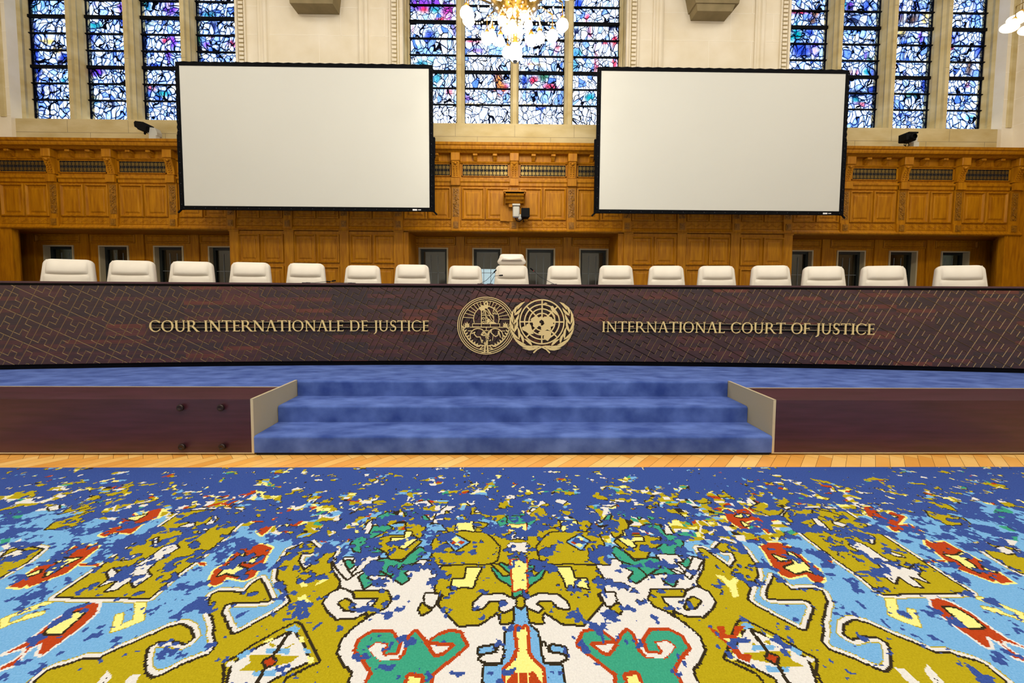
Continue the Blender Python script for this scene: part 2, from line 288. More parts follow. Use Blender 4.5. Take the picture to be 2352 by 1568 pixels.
wlab = ['tall stained glass window left of the hanging screens, blue and white pieces',
        'tall stained glass window behind the chandelier, with red and purple pieces',
        'tall stained glass window right of the hanging screens, blue robed figures']
for wi, cx_ in enumerate((-8.56, .145, 8.86)):
    root = empty('window_%d' % (wi + 1), (cx_, GY, GZ0), kind='structure', label=wlab[wi])
    gm = glassmat('leaded_glass', wi * 3.7, (8.2, 8.8, 8.2)[wi], (.046, .036, .043)[wi], (.8, .62, .8)[wi])
    for li, (a, b) in enumerate(LIGHTS):
        nx, nz = 18, 68
        vs = []; cols = []; blobs = [q for q in GLASS if q[0] == wi and q[1] == li]
        for j in range(nz + 1):
            for i in range(nx + 1):
                x = a + (b - a) * i / nx; z = (GZ1 - GZ0) * j / nz
                vs.append((x, 0, z))
                col = np.array([.5, .7, 1.0]); al = .12
                X, Z = x + cx_, z + GZ0
                for (_, _, bx, bz, rx, rz, c) in blobs:
                    d = ((X - bx) / rx) ** 2 + ((Z - bz) / rz) ** 2
                    wgt = 1 / (1 + (d * .6) ** 3)
                    if wgt > .02:
                        col = col * (1 - wgt) + np.array(PAL[c]) * wgt; al = max(al, wgt if c != 'w' else 0)
                        if c == 'w' and wgt > .4: al = al * (1 - wgt)
                if wi == 1 and Z < 5.78 and al < .5: al = -.6
                cols.append((*col, al))
        fs = [(j * (nx + 1) + i, j * (nx + 1) + i + 1, (j + 1) * (nx + 1) + i + 1, (j + 1) * (nx + 1) + i) for j in range(nz) for i in range(nx)]
        mb = MB().add(vs, fs); o = mb.build('glass', gm, root)
        at = o.data.color_attributes.new('tint', 'FLOAT_COLOR', 'POINT')
        at.data.foreach_set('color', np.array(cols, dtype=np.float32).ravel())
        for bi, z in enumerate(BARS):
            th = .034 if bi % 3 == 2 else .012
            MB().box(a - .02, b + .02, -.05, .0, z - GZ0 - th, z - GZ0 + th).build('saddle_bar', iron, root)
        MB().box(a, a + .012, -.02, .02, 0, GZ1 - GZ0).box(b - .012, b, -.02, .02, 0, GZ1 - GZ0).build('glass_frame', iron, root)
    for mx_ in (-1.26, 0, 1.26):
        pr = [(-.045, -.30), (.045, -.30), (.05, -.25), (.085, -.20), (.07, -.16), (.095, -.08), (.095, .08), (-.095, .08), (-.095, -.08), (-.07, -.16), (-.085, -.20), (-.05, -.25)]
        m_ = MB().zprof([(mx_ + x, y) for x, y in pr], -.145, GZ1 - GZ0)
        for z in (1.2 + .03 * mx_, 2.6): m_.box(mx_ - .047, mx_ + .047, -.302, -.299, z, z + .007, 1)
        m_.build('mullion', [sand, joint], root)
    for s in (-1, 1):
        pr = [(2.44, .06), (2.44, -.04), (2.475, -.10), (2.455, -.16), (2.50, -.22), (2.50, -.34), (2.60, -.42), (2.7, -.42), (2.7, .06)]
        MB().zprof([(s * x, y) for x, y in pr][::s], -.145, GZ1 - GZ0).build('jamb', sand, root)

# ------------------------------------------------------------ back wall (stone)
root = empty('wall_back', (0, 8.5, 0), kind='structure', label='cream stone wall above the oak panelling')
def stone_pier(x0, x1):
    m_ = MB().box(x0, x1, .05, .47, 4.6, 9.7)
    for z in (5.25, 5.85, 6.45, 7.05, 7.65, 8.25, 8.85):
        m_.box(x0, x1, .047, .05, z, z + .008, 1)
    w = x1 - x0
    if w > 1:
        for i, z in enumerate((5.25, 5.85, 6.45, 7.05, 7.65, 8.25)):
            for k in range(1, 3):
                xx = x0 + w * (.24 + .26 * k + (.13 if i % 2 else 0)); m_.box(xx, xx + .008, .047, .05, z, z + .6, 1)
    m_.build('masonry', [stone, joint_l], root)
stone_pier(-6.06, -2.36); stone_pier(2.65, 6.36)
stone_pier(-11.9, -11.05); stone_pier(11.35, 12.4)
def dentil(x, flip):
    m_ = MB()
    m_.box(x - .10, x - .075, .0, .06, 4.65, 9.7).box(x + .075, x + .10, .0, .06, 4.65, 9.7)
    m_.box(x - .075, x + .075, .035, .06, 4.65, 9.7)
    z = 4.7
    while z < 9.6:
        m_.box(x - .05, x + .05, .0, .036, z, z + .055); z += .09
    m_.build('dentil_moulding', stone, root)
for x in (-5.90, -2.54, 2.80, 6.20): dentil(x, 0)
for x in (-5.42, -3.20, 3.36, 5.66):
    m_ = MB()
    pr = [(-.13, .05), (-.13, .02), (-.10, .0), (-.07, .02), (-.06, .03), (-.02, .03), (.0, -.01), (.04, -.03), (.08, -.01), (.10, .03), (.13, .05)]
    m_.zprof([(x + a, b) for a, b in pr], 4.65, 9.7).build('stone_moulding', stone, root)
for wi, cx_ in enumerate((-8.56, .145, 8.86)):
    m_ = MB().box(cx_ - 2.7, cx_ + 2.7, .12, .52, 4.6, 5.19)
    m_.box(cx_ - 2.7, cx_ + 2.7, .12, .52, 5.19, 5.215)
    m_.box(cx_ - 2.7, cx_ + 2.7, .1185, .12, 4.915, 4.923, 1)
    for x in (-1.35, .0, 1.36): m_.box(cx_ + x, cx_ + x + .008, .1185, .12, 4.92, 5.19, 1)
    for x in (-.85, .82, 2.2): m_.box(cx_ + x, cx_ + x + .008, .1185, .12, 4.65, 4.92, 1)
    m_.build('window_ledge', [sand, joint], root)

# side walls: stone above, oak below
for s, nm, X, XO in ((-1, 'wall_left', -11.42, -11.6), (1, 'wall_right', 11.62, 11.86)):
    root = empty(nm, (X, 7, 0), kind='structure', label='side wall of pale stone above oak panelling at the %s edge' % ('left' if s < 0 else 'right'))
    m_ = MB().box(*sorted((0, s * 1.2)), -3, 1.6, 4.63, 9.7)
    for z in (5.25, 5.85, 6.45, 7.05, 7.65, 8.25): m_.box(*sorted((0, -s * .003)), -3, 1.6, z, z + .008, 1)
    for y in (-.9, .75): m_.box(*sorted((0, -s * .03)), y, y + .06, 4.9, 9.7)
    m_.build('masonry', [stone, joint_l], root)
    dm = MB(); z = 4.95
    while z < 9.6: dm.box(*sorted((0, -s * .04)), .42, .5, z, z + .05); z += .09
    dm.box(*sorted((0, -s * .02)), .36, .39, 4.9, 9.7); dm.build('dentil_moulding', stone, root)
    dx = XO - X
    m_ = MB().box(*sorted((dx, dx + s * .8)), -3, 1.6, .0, 4.5)
    m_.box(*sorted((dx - s * .2, dx + s * .8)), -3, 1.3, 4.47, 4.65).box(*sorted((dx - s * .3, dx + s * .8)), -3, 1.22, 4.58, 4.65)
    for y in (-2.3, -1.0, .3):
        m_.box(*sorted((dx - s * .1, dx)), y, y + .2, .5, 4.3)
    m_.build('oak_panelling', oak, root)

# ------------------------------------------------------------ oak panelling along the back wall
YD = 8.5; XC = .14
dado = empty('trim_1', (0, YD, 0), kind='structure', label='carved honey oak panelling across the back wall')
def raised(mb, x0, x1, z0, z1, y=0, mi=0):
    """bolection moulding and raised field standing on plane y (front is -y)"""
    R = [(0, 0), (.008, -.034), (.030, -.040), (.050, -.006), (.062, -.004), (.10, -.004), (.103, -.014), (.125, -.022)]
    vs = []
    for o, d in R: vs += [(x0 + o, y + d, z0 + o), (x1 - o, y + d, z0 + o), (x1 - o, y + d, z1 - o), (x0 + o, y + d, z1 - o)]
    fs = [(k * 4 + i, k * 4 + (i + 1) % 4, k * 4 + 4 + (i + 1) % 4, k * 4 + 4 + i) for k in range(len(R) - 1) for i in range(4)]
    e = (len(R) - 1) * 4; fs.append((e, e + 1, e + 2, e + 3)); mb.add(vs, fs, mi)
def zigzag(mb, x0, x1, z, h, y, n, mi=0):
    w = (x1 - x0) / n
    for i in range(n):
        a = x0 + i * w
        for dx in (0, .07 * w / .2 * .6):
            for (xa, za, xb, zb) in ((a + dx, z - h, a + w / 2 + dx, z + h), (a + w / 2 + dx, z + h, a + w + dx, z - h)):
                if xb > x1 + .01: continue
                t = .006
                mb.add([(xa, y, za - t), (xb, y, zb - t), (xb, y, zb + t), (xa, y, za + t), (xa, y - .007, za), (xb, y - .007, zb)],
                       [(0, 1, 5, 4), (2, 3, 4, 5), (0, 4, 3), (1, 2, 5)], mi)
# bays of the upper storey: (x centre, width)
bays = [XC + 1.305 * k for k in (-1.5, -.5, .5, 1.5)]
lw = [-8.80 + 1.31 * k for k in (-1.5, -.5, .5, 1.5)]; rw = [9.03 + 1.31 * k for k in (-1.5, -.5, .5, 1.5)]
solidL = [-4.32 + 1.26 * k for k in (-1, 0, 1)]; solidR = [4.60 + 1.26 * k for k in (-1, 0, 1)]
allb = sorted([(x, 1.305) for x in bays] + [(x, 1.31) for x in lw + rw] + [(x, 1.26) for x in solidL + solidR])
edges = sorted({round(x - w / 2, 2) for x, w in allb} | {round(x + w / 2, 2) for x, w in allb})
E2 = []
for e in edges:
    if not E2 or e - E2[-1] > .25: E2.append(e)
X0, X1 = -11.62, 11.88
mb = MB().box(X0, X1, 0, .1, 2.75, 4.5)
mb.xprof([(0, 3.76), (-.03, 3.78), (-.03, 3.84), (-.055, 3.87), (-.055, 3.91), (0, 3.93)], X0, X1)
mb.xprof([(0, 4.265), (-.03, 4.28), (-.05, 4.31), (0, 4.325)], X0, X1)
mb.xprof([(.05, 2.75), (-.06, 2.75), (-.075, 2.775), (-.05, 2.80), (-.03, 2.84), (.0, 2.86)], X0, X1)
mb.build('panelling', oak, dado)
cn = MB().xprof([(.1, 4.47), (-.12, 4.47), (-.16, 4.50), (-.22, 4.52), (-.235, 4.56), (-.235, 4.585), (-.26, 4.60), (-.275, 4.65), (.35, 4.65)], X0, X1)
cn.build('cornice', oak, dado)
MB().box(-12.6, 12.9, .0, .77, 2.74, 2.80).build('soffit', oak, dado)
grb = M('grille_brass', '8a7238', .4, .6)
for x, w in allb:
    a, b = x - w / 2 + .12, x + w / 2 - .12
    m_ = MB(); md = (a + b) / 2
    raised(m_, a, md - .01, 3.02, 3.74); raised(m_, md + .01, b, 3.02, 3.74)
    m_.build('raised_panel', oak, dado)
    f = MB().box(a - .02, b + .02, -.012, 0, 2.865, 2.99); zigzag(f, a, b, 2.93, .035, -.012, 5)
    f.build('carved_frieze', oak, dado)
    g = MB().box(x - .51, x + .51, -.012, -.004, 4.0, 4.245, 1)
    for (p, q, r, t) in ((x - .53, x + .53, 3.985, 4.0), (x - .53, x + .53, 4.245, 4.26), (x - .53, x - .51, 3.985, 4.26), (x + .51, x + .53, 3.985, 4.26)):
        g.box(p, q, -.03, 0, r, t, 2)
    n = 12; pw = 1.0 / n
    for i in range(n):
        for j in range(2):
            cx_, cz = x - .5 + pw * (i + .5), 4.0 + .061 + .1225 * j
            for an in (0, 45, 90, 135):
                c, s_ = cos(radians(an)), sin(radians(an)); l = .05 if an % 90 else .058; t = .004
                g.add([(cx_ - c * l - s_ * t, -.016, cz - s_ * l + c * t), (cx_ + c * l - s_ * t, -.016, cz + s_ * l + c * t),
                       (cx_ + c * l + s_ * t, -.016, cz + s_ * l - c * t), (cx_ - c * l + s_ * t, -.016, cz - s_ * l - c * t)], [(3, 2, 1, 0)])
            ring = []
            for k in range(8):
                for r in (.024, .033): ring.append((cx_ + r * cos(k * pi / 4), -.018, cz + r * sin(k * pi / 4)))
            g.add(ring, [(2 * k, 2 * k + 1, (2 * k + 3) % 16, (2 * k + 2) % 16) for k in range(8)])
    g.build('vent_grille', [grb, void, oak], dado)
    for dx in (-.22, .22):
        k = MB().bbox(x + dx - .05, x + dx + .05, -.13, 0, 4.41, 4.46, .008)
        k.xprof([(0, 4.33), (-.02, 4.33), (-.05, 4.36), (-.10, 4.41), (0, 4.41)], x + dx - .04, x + dx + .04)
        k.build('modillion', oak, dado)
for e in E2:
    m_ = MB().box(e - .10, e + .10, -.045, 0, 3.0, 3.93).box(e - .1, e + .1, -.06, 0, 2.75, 3.0).box(e - .10, e + .10, -.10, 0, 3.77, 3.93)
    m_.build('pilaster', oak, dado)
    c = MB().box(e - .075, e + .075, -.05, -.044, 3.08, 3.72)
    stem_ = [(e + .03 * sin(k * .9), -.05, 3.10 + .04 * k) for k in range(12)]
    c.tube(stem_, .007, 5)
    for k in range(12):
        x_, _, z = stem_[k]; sd = 1 if k % 2 else -1
        c.add([(x_, -.05, z), (x_ + sd * .035, -.062, z + .008), (x_ + sd * .045, -.052, z + .045), (x_ + sd * .01, -.064, z + .03)], [(0, 1, 2, 3), (3, 2, 1, 0)])
        if k % 3 == 0: c.ball((x_ - sd * .035, -.05, z + .01), .013, 5)
    for (dx, dz) in ((-.03, 3.62), (.03, 3.62), (-.03, 3.68), (.03, 3.68), (0, 3.65)): c.ball((e + dx, -.052, dz), .014, 5)
    c.build('carved_strip', oak_d, dado)
    k = MB()
    k.xprof([(0, 3.95), (-.06, 3.95), (-.065, 4.0), (-.08, 4.1), (-.12, 4.22), (-.145, 4.30), (0, 4.30)], e - .085, e + .085)
    k.bbox(e - .10, e + .10, -.16, 0, 4.29, 4.47, .01)
    for q in range(5): k.ball((e - .03, -.07 - .013 * q, 4.0 + .045 * q), .012, 5); k.ball((e + .03, -.07 - .013 * q, 4.0 + .045 * q), .012, 5)
    k.ball((e, -.135, 4.24), .032, 6); k.ball((e - .05, -.13, 4.26), .018, 5); k.ball((e + .05, -.13, 4.26), .018, 5)
    k.build('console_bracket', oak, dado)
    q = MB().box(e - .055, e + .055, -.075, -.05, 2.83, 2.97).box(e - .03, e + .03, -.085, -.07, 2.86, 2.94); q.build('carved_block', oak_d, dado)
# lower storey: solid sections
for cxs, lst, xa, xb in (('L', solidL, -6.27, -2.37), ('R', solidR, 2.66, 6.55)):
    m_ = MB().box(xa, xb, 0, .8, .48, 2.75).build('lower_panelling', oak, dado)
    for x in lst:
        a, b = x - .63 + .12, x + .63 - .12; md = (a + b) / 2; m_ = MB()
        for (z0, z1) in ((2.02, 2.67), (1.15, 1.95), (.62, 1.08)):
            raised(m_, a, md - .02, z0, z1); raised(m_, md + .02, b, z0, z1)
        m_.build('raised_panel', oak, dado)
    n = 3
    for k in range(4):
        e = xa + .1 + (xb - xa - .2) * k / 3
        MB().box(e - .1, e + .1, -.03, 0, .48, 2.75).box(e - .11, e + .11, -.045, 0, 2.72, 2.75).build('pilaster', oak, dado)
for x0, x1 in ((-11.62, -11.09), (11.5, 11.88)):
    MB().box(x0, x1, 0, .08, .48, 2.75).box(x0, x1, -.03, 0, .48, 2.75).box(x0 + (.30 if x0 < 0 else .03), x0 + (.32 if x0 < 0 else .05), -.045, 0, .48, 2.75).build('pilaster', oak, dado)
# little bracket shelf that carries the middle camera
sh = MB()
sh.box(-.17, .45, -.02, -.06, 2.99, 3.33)
sh.xprof([(0, 3.36), (-.20, 3.36), (-.22, 3.39), (-.28, 3.43), (-.30, 3.47), (-.34, 3.49), (-.36, 3.53), (-.36, 3.56), (0, 3.56)], XC - .19, XC + .21)
sh.box(XC - .235, XC + .255, -.38, 0, 3.56, 3.60).box(XC - .215, XC + .235, -.36, 0, 3.53, 3.56).box(XC - .12, XC + .14, -.17, -.02, 3.28, 3.37)
sh.box(XC - .17, XC + .19, -.075, -.04, 2.98, 3.36).build('camera_shelf', oak, dado)

# ------------------------------------------------------------ alcoves with small leaded windows
frame_m = M('dark_green_frame', '18201c', .5); came = M('lead_came', '777d7c', .5); limes = M('alcove_window_stone', 'b9ab84', .8)
m, nt, b = newmat('thin_glass'); N, L = nt.nodes, nt.links
out = [x for x in N if x.type == 'OUTPUT_MATERIAL'][0]
tr = N.new('ShaderNodeBsdfTransparent'); tr.inputs[0].default_value = (.50, .56, .56, 1); gl = N.new('ShaderNodeBsdfGlossy'); gl.inputs['Roughness'].default_value = .08
ms = N.new('ShaderNodeMixShader'); ms.inputs[0].default_value = .07; L.new(tr.outputs[0], ms.inputs[1]); L.new(gl.outputs[0], ms.inputs[2]); L.new(ms.outputs[0], out.inputs[0])
thin = m
YA = 9.25
wn = 4
al = empty('trim_2', (0, YA, 0), kind='structure', label='recessed oak wall of the alcoves under the panelling')
for name, c0, xa, xb in (('L', -9.0, -11.09, -6.27), ('C', .155, -2.37, 2.66), ('R', 9.31, 6.55, 11.42)):
    xs = [c0 + 1.33 * k for k in (-1.5, -.5, .5, 1.5)]
    m_ = MB(); cur = xa - 1.2
    for x in xs: m_.box(cur, x - .365, 0, .12, .48, 2.8); cur = x + .365
    m_.box(cur, xb + 1.2, 0, .12, .48, 2.8)
    for x in xs: m_.box(x - .365, x + .365, 0, .12, 2.47, 2.8).box(x - .365, x + .365, 0, .12, .48, 1.0)
    m_.build('alcove_back', oak, al)
    for i in range(5):
        e = c0 + 1.33 * (i - 2)
        MB().box(e - .1, e + .1, -.04, 0, .48, 2.75).build('alcove_pilaster', oak, al)
    for x in xs:
        r = MB(); raised(r, x - .55, x + .55, 2.53, 2.74); r.build('raised_panel', oak, al)
        wr = empty('window_%d' % wn, (x, YA, 1.0), kind='structure', label='small leaded window in the %s alcove behind the chairs' % dict(L='left', C='middle', R='right')[name]); wn += 1
        MB().box(-.365, -.33, -.02, .3, 0, 1.47).box(.33, .365, -.02, .3, 0, 1.47).box(-.33, .33, -.02, .3, 1.44, 1.47).build('stone_surround', limes, wr)
        MB().box(-.33, -.27, .1, .16, 0, 1.44).box(.27, .33, .1, .16, 0, 1.44).box(-.27, .27, .1, .16, 1.38, 1.44).box(-.27, .27, .1, .16, 0, .05).build('window_frame', frame_m, wr)
        MB().box(-.27, .27, .128, .132, .05, 1.38).build('pane', thin, wr)
        k = MB()
        for u in (-.09, .09): k.box(u - .006, u + .006, .118, .13, .05, 1.3)
        for z in (.22, .52, .86): k.box(-.27, .27, .118, .13, z - .006, z + .006)
        k.build('lead_grid', came, wr)
for sx_, (xa, xb) in ((-1, (-11.09, -11.95)), (1, (11.5, 12.3))):
    MB().add([(xa, -.69, .48), (xb, 0, .48), (xb, 0, 2.75), (xa, -.69, 2.75), (xa - sx_ * -.03, -.69, .48), (xb - sx_ * -.03, 0, .48), (xb - sx_ * -.03, 0, 2.75), (xa - sx_ * -.03, -.69, 2.75)], [(0, 1, 2, 3), (7, 6, 5, 4), (0, 3, 7, 4)]).build('alcove_cheek', oak, al)
    for t in (.12, .5, .88):
        x = xa + (xb - xa) * t; y = -.69 + .69 * t; MB().box(x - .02, x + .02, y - .02, y + .02, .48, 2.75).build('cheek_moulding', oak, al)
for x in (-2.37, 2.66):
    MB().box(x - .03 - (.1 if x > 0 else 0), x + .03 - (.1 if x > 0 else 0) + .1 - .02, -.75, .05, .48, 2.75).build('alcove_cheek', oak, al)
# passage behind the alcoves
pas = empty('wall_passage', (0, 11.4, 0), kind='structure', label='plastered passage seen through the small leaded windows')
pm = M('passage_plaster', '8d866f', .9)
m_ = MB()
op = [(-1.02, -.22)] + [(-14.9, -14.0), (-13.2, -12.6), (13.2, 13.8)]
cur = -17
for a, b in sorted(op): m_.box(cur, a, 0, .2, 0, 2.9); m_.box(a, b, 0, .2, 2.08, 2.9).box(a, b, 0, .2, 0, .9); cur = b
m_.box(cur, 17, 0, .2, 0, 2.9)
m_.box(-17, 17, -2.0, .2, 2.85, 2.95)
for x in range(-14, 15, 2): m_.box(x, x + .5, -.3, 0, 0, 2.9)
m_.build('passage_wall', pm, pas)

# ------------------------------------------------------------ dais, steps
carpet_bl = M('blue_carpet', '2f478e', .95, var=4, col2='617cc4', stretch=(1, 2.2, 1), bump=.5, bscale=400, sheen=.45, spec=.1, detail=6)
wenge = M('dark_brown_veneer', '4a2530', .38, var=9, col2='3a1c20', stretch=(.25, 2, 3), spec=.45, detail=7)
edge = M('pale_metal_edge', 'cdbf9c', .4, .2)
beige = M('beige_panel', 'a39a80', .55)
DZ = .48; SX0, SX1 = -2.17, 2.32
dais = empty('dais', (0, 3.14, 0), label='blue carpeted dais with dark brown front running under the long bench', cat='platform')
MB().box(-11.4, SX0 - .02, .40, 5.3, .02, DZ).box(SX1 + .02, 11.6, .40, 5.3, .02, DZ).box(SX0 - .02, SX1 + .02, .68, 5.3, .02, DZ).build('carpeted_deck', carpet_bl, dais)
for a, b in ((-11.4, SX0 - .02), (SX1 + .02, 11.6)):
    MB().box(a, b, 0, .40, .022, DZ + .006).build('veneered_front', wenge, dais)
    MB().box(a, b, .395, .405, DZ, DZ + .009).box(a, b, -.004, .02, .014, .022).build('metal_edge', edge, dais)
    MB().box(a, b, .03, .5, 0, .02).build('shadow_gap', void, dais)  # near-black filler: shade under the front put into its colour
for a in (SX0 - .02, SX1):
    MB().box(a, a + .02, 0, .665, .014, DZ + .008).build('stair_cheek', beige, dais)
    MB().box(a - .001, a + .021, -.004, 0, .014, DZ + .010).box(a - .001, a + .021, -.004, .665, DZ + .008, DZ + .011).build('metal_edge', edge, dais)
knob_m = M('bronze_knob', '3c3230', .3, .8)
for x, z in ((-2.77, .418), (-2.43, .419), (-2.77, .078), (-2.43, .078)):
    MB().lathe([(.016, 0), (.016, .010), (.026, .012), (.029, .016), (.029, .026), (.025, .031), (.014, .031), (.012, .028), (.0001, .028)], (0, 0, 0), 20, mat=Matrix.Rotation(pi / 2, 3, 'X')).build('fixing_knob', knob_m, dais, (x, 0, z))

st = empty('staircase', ((SX0 + SX1) / 2, 3.13, 0), label='three wide blue carpeted steps up to the dais', cat='stairs')
hw = (SX1 - SX0) / 2 - .004
def step(y0, y1, z0, z1):
    r = .022
    pr = [(y0, z0), (y0, z1 - r)] + [(y0 + r - r * cos(a), z1 - r + r * sin(a)) for a in (pi / 8, pi / 4, 3 * pi / 8)] + [(y0 + r, z1), (y1, z1), (y1, z0)]
    return MB().xprof(pr, -hw, hw)
step(0, .70, .025, .17).build('step', carpet_bl, st)
step(.34, .70, .17, .325).build('step', carpet_bl, st)
step(.67, .70, .325, DZ + .003).build('step', carpet_bl, st)
MB().box(-hw + .01, hw - .01, .012, .6, 0, .025).build('shadow_gap', void, st)  # shade below the bottom step painted as a black box

# ------------------------------------------------------------ the curved bench
RC = 48.47; CX, CY = -.036, -43.817
def DP(s, off, z):
    a = s / RC; return (CX + (RC + off) * sin(a), CY + (RC + off) * cos(a), z)
desk = empty('judges_bench', (0, 0, 0), label='long curved dark wood bench with grooved front and gilt lettering', cat='bench')
m, nt, b = newmat('rosewood_planks'); N, L = nt.nodes, nt.links
tc = N.new('ShaderNodeTexCoord'); sx = N.new('ShaderNodeSeparateXYZ'); L.new(tc.outputs['Object'], sx.inputs[0])
cb = N.new('ShaderNodeCombineXYZ'); L.new(sx.outputs[0], cb.inputs[0]); L.new(sx.outputs[2], cb.inputs[1])
def brick(w, h, seed):
    br = N.new('ShaderNodeTexBrick'); br.offset = .37; br.offset_frequency = 1; br.squash = 1
    br.inputs['Scale'].default_value = 1; br.inputs['Mortar Size'].default_value = 0; br.inputs['Brick Width'].default_value = w; br.inputs['Row Height'].default_value = h
    br.inputs['Color1'].default_value = (0, 0, 0, 1); br.inputs['Color2'].default_value = (1, 1, 1, 1)
    mp = N.new('ShaderNodeMapping'); mp.inputs['Location'].default_value = (seed, seed * .7, 0); L.new(cb.outputs[0], mp.inputs[0]); L.new(mp.outputs[0], br.inputs[0]); return br
br = brick(.43, .046, 3.3)
cr = N.new('ShaderNodeValToRGB'); e = cr.color_ramp.elements
e[0].position = 0; e[0].color = (*lin('33262a'), 1); e[1].position = 1; e[1].color = (*lin('633226'), 1)
for p, c in ((.4, '3a2528'), (.75, '45282b'), (.9, '512b2a')): q = e.new(p); q.color = (*lin(c), 1)
L.new(br.outputs['Color'], cr.inputs[0])
gmp = N.new('ShaderNodeMapping'); gmp.inputs['Scale'].default_value = (2.2, 2, 90); L.new(tc.outputs['Object'], gmp.inputs[0])
gr = N.new('ShaderNodeTexNoise'); gr.inputs['Scale'].default_value = 2.2; gr.inputs['Detail'].default_value = 7; L.new(gmp.outputs[0], gr.inputs[0])
g2 = N.new('ShaderNodeValToRGB'); g2.color_ramp.elements[0].position = .3; g2.color_ramp.elements[0].color = (.55, .55, .58, 1); g2.color_ramp.elements[1].position = .72; g2.color_ramp.elements[1].color = (1.45, 1.4, 1.4, 1)
L.new(gr.outputs[0], g2.inputs[0])
mu = N.new('ShaderNodeMix'); mu.data_type = 'RGBA'; mu.blend_type = 'MULTIPLY'; mu.inputs[0].default_value = 1; L.new(cr.outputs[0], mu.inputs[6]); L.new(g2.outputs[0], mu.inputs[7])
L.new(mu.outputs[2], b.inputs['Base Color']); b.inputs['Roughness'].default_value = .55
rose = m
groove = M('raw_groove_edge', 'c9b084', .6)
S0, S1 = -7.3, 7.3; PZ0, PZ1 = .537, 1.455
mb = MB()
def strip(mb, off0, off1, z0, z1, s0=S0, s1=S1, n=60, mi=0):
    vs = []
    for i in range(n + 1):
        s = s0 + (s1 - s0) * i / n
        vs += [DP(s, off0, z0), DP(s, off0, z1), DP(s, off1, z1), DP(s, off1, z0)]
    fs = [(4 * i + a, 4 * i + 4 + a, 4 * i + 4 + (a + 1) % 4, 4 * i + (a + 1) % 4) for i in range(n) for a in range(4)]
    fs = [f[::-1] for f in fs] + [(0, 1, 2, 3), (4 * n + 3, 4 * n + 2, 4 * n + 1, 4 * n)]
    return mb.add(vs, fs, mi)
strip(mb, 0, .02, PZ0, PZ1, mi=2)
U_ = .0683; al_ = radians(27.8); A = (cos(al_), -sin(al_)); B = (-sin(al_), -cos(al_)); O = (-.93, 1.125)
T = [[(0, 0), (2, 0), (2, 1), (1, 1), (1, 3), (0, 3)], [(2, 0), (3, 0), (3, 3), (2, 3), (2, 2), (1, 2), (1, 1), (2, 1)],
     [(0, 3), (1, 3), (1, 2), (2, 2), (2, 3), (3, 3), (3, 4), (0, 4)]]
def inset(P, g):
    n = len(P); ar = sum(P[i][0] * P[(i + 1) % n][1] - P[(i + 1) % n][0] * P[i][1] for i in range(n)); sg = 1 if ar > 0 else -1
    Q = []
    for i in range(n):
        p, q, r = P[i - 1], P[i], P[(i + 1) % n]
        d1 = (np.sign(q[0] - p[0]), np.sign(q[1] - p[1])); d2 = (np.sign(r[0] - q[0]), np.sign(r[1] - q[1]))
        Q.append((q[0] + sg * g * (-d1[1] - d2[1]) * (1 if d1 != d2 else .5), q[1] + sg * g * (d1[0] + d2[0]) * (1 if d1 != d2 else .5)))
    return Q
def clip(P, k, keep_less):
    out = []
    for i in range(len(P)):
        a, b = P[i], P[(i + 1) % len(P)]
        ia, ib = ((a[1] <= k) == keep_less), ((b[1] <= k) == keep_less)
        if ia: out.append(a)
        if ia != ib:
            t = (k - a[1]) / (b[1] - a[1]); out.append((a[0] + t * (b[0] - a[0]), k))
    return out
r2 = random.Random(11)
for i in range(-50, 50):
    for j in range(-40, 40):
        var = r2.random()
        ox, oz = O[0] + 3 * U_ * i * A[0] + 4 * U_ * j * B[0], O[1] + 3 * U_ * i * A[1] + 4 * U_ * j * B[1]
        if not (S0 - .4 < ox < S1 + .4 and PZ0 - .5 < oz < PZ1 + .6): continue
        for P in T:
            if var < .42: P = [(3 - a, 4 - b_) for a, b_ in P]
            elif var > .85: P = [(3 - a, b_) for a, b_ in P]
            Q = inset(P, .0042 / U_)
            W_ = [(ox + U_ * (a * A[0] + b_ * B[0]), oz + U_ * (a * A[1] + b_ * B[1])) for a, b_ in Q]
            W_ = clip(clip(W_, PZ1, True), PZ0, False)
            if len(W_) < 3 or min(p[0] for p in W_) < S0 or max(p[0] for p in W_) > S1: continue
            ar = sum(W_[q][0] * W_[(q + 1) % len(W_)][1] - W_[(q + 1) % len(W_)][0] * W_[q][1] for q in range(len(W_)))
            if abs(ar) < 1e-5: continue
            if ar < 0: W_ = W_[::-1]
            n = len(W_); vs = [DP(s, -.015, z) for s, z in W_] + [DP(s, 0, z) for s, z in W_]
            mb.add(vs, [list(range(n))]); mb.add(vs, [(q, q + n, (q + 1) % n + n, (q + 1) % n) for q in range(n)], 1)
mb.build('grooved_front', [rose, groove, void], desk)
strip(MB(), -.004, .02, .4805, PZ0, mi=0).build('plinth', M('black_plinth', '020308', .85, spec=.1), desk)
strip(MB(), .03, .05, PZ1, 1.482).build('shadow_gap', void, desk)  # black strip, shade under the desk top put into its colour
strip(MB(), -.024, .80, 1.482, 1.504).build('desk_top', wenge, desk)
strip(MB(), .02, .06, .5, PZ1).build('backing', wenge, desk)
for s in np.linspace(-7.2, 7.2, 13):
    strip(MB(), .06, .75, .48, 1.482, s - .02, s + .02, 1).build('support', wenge, desk)

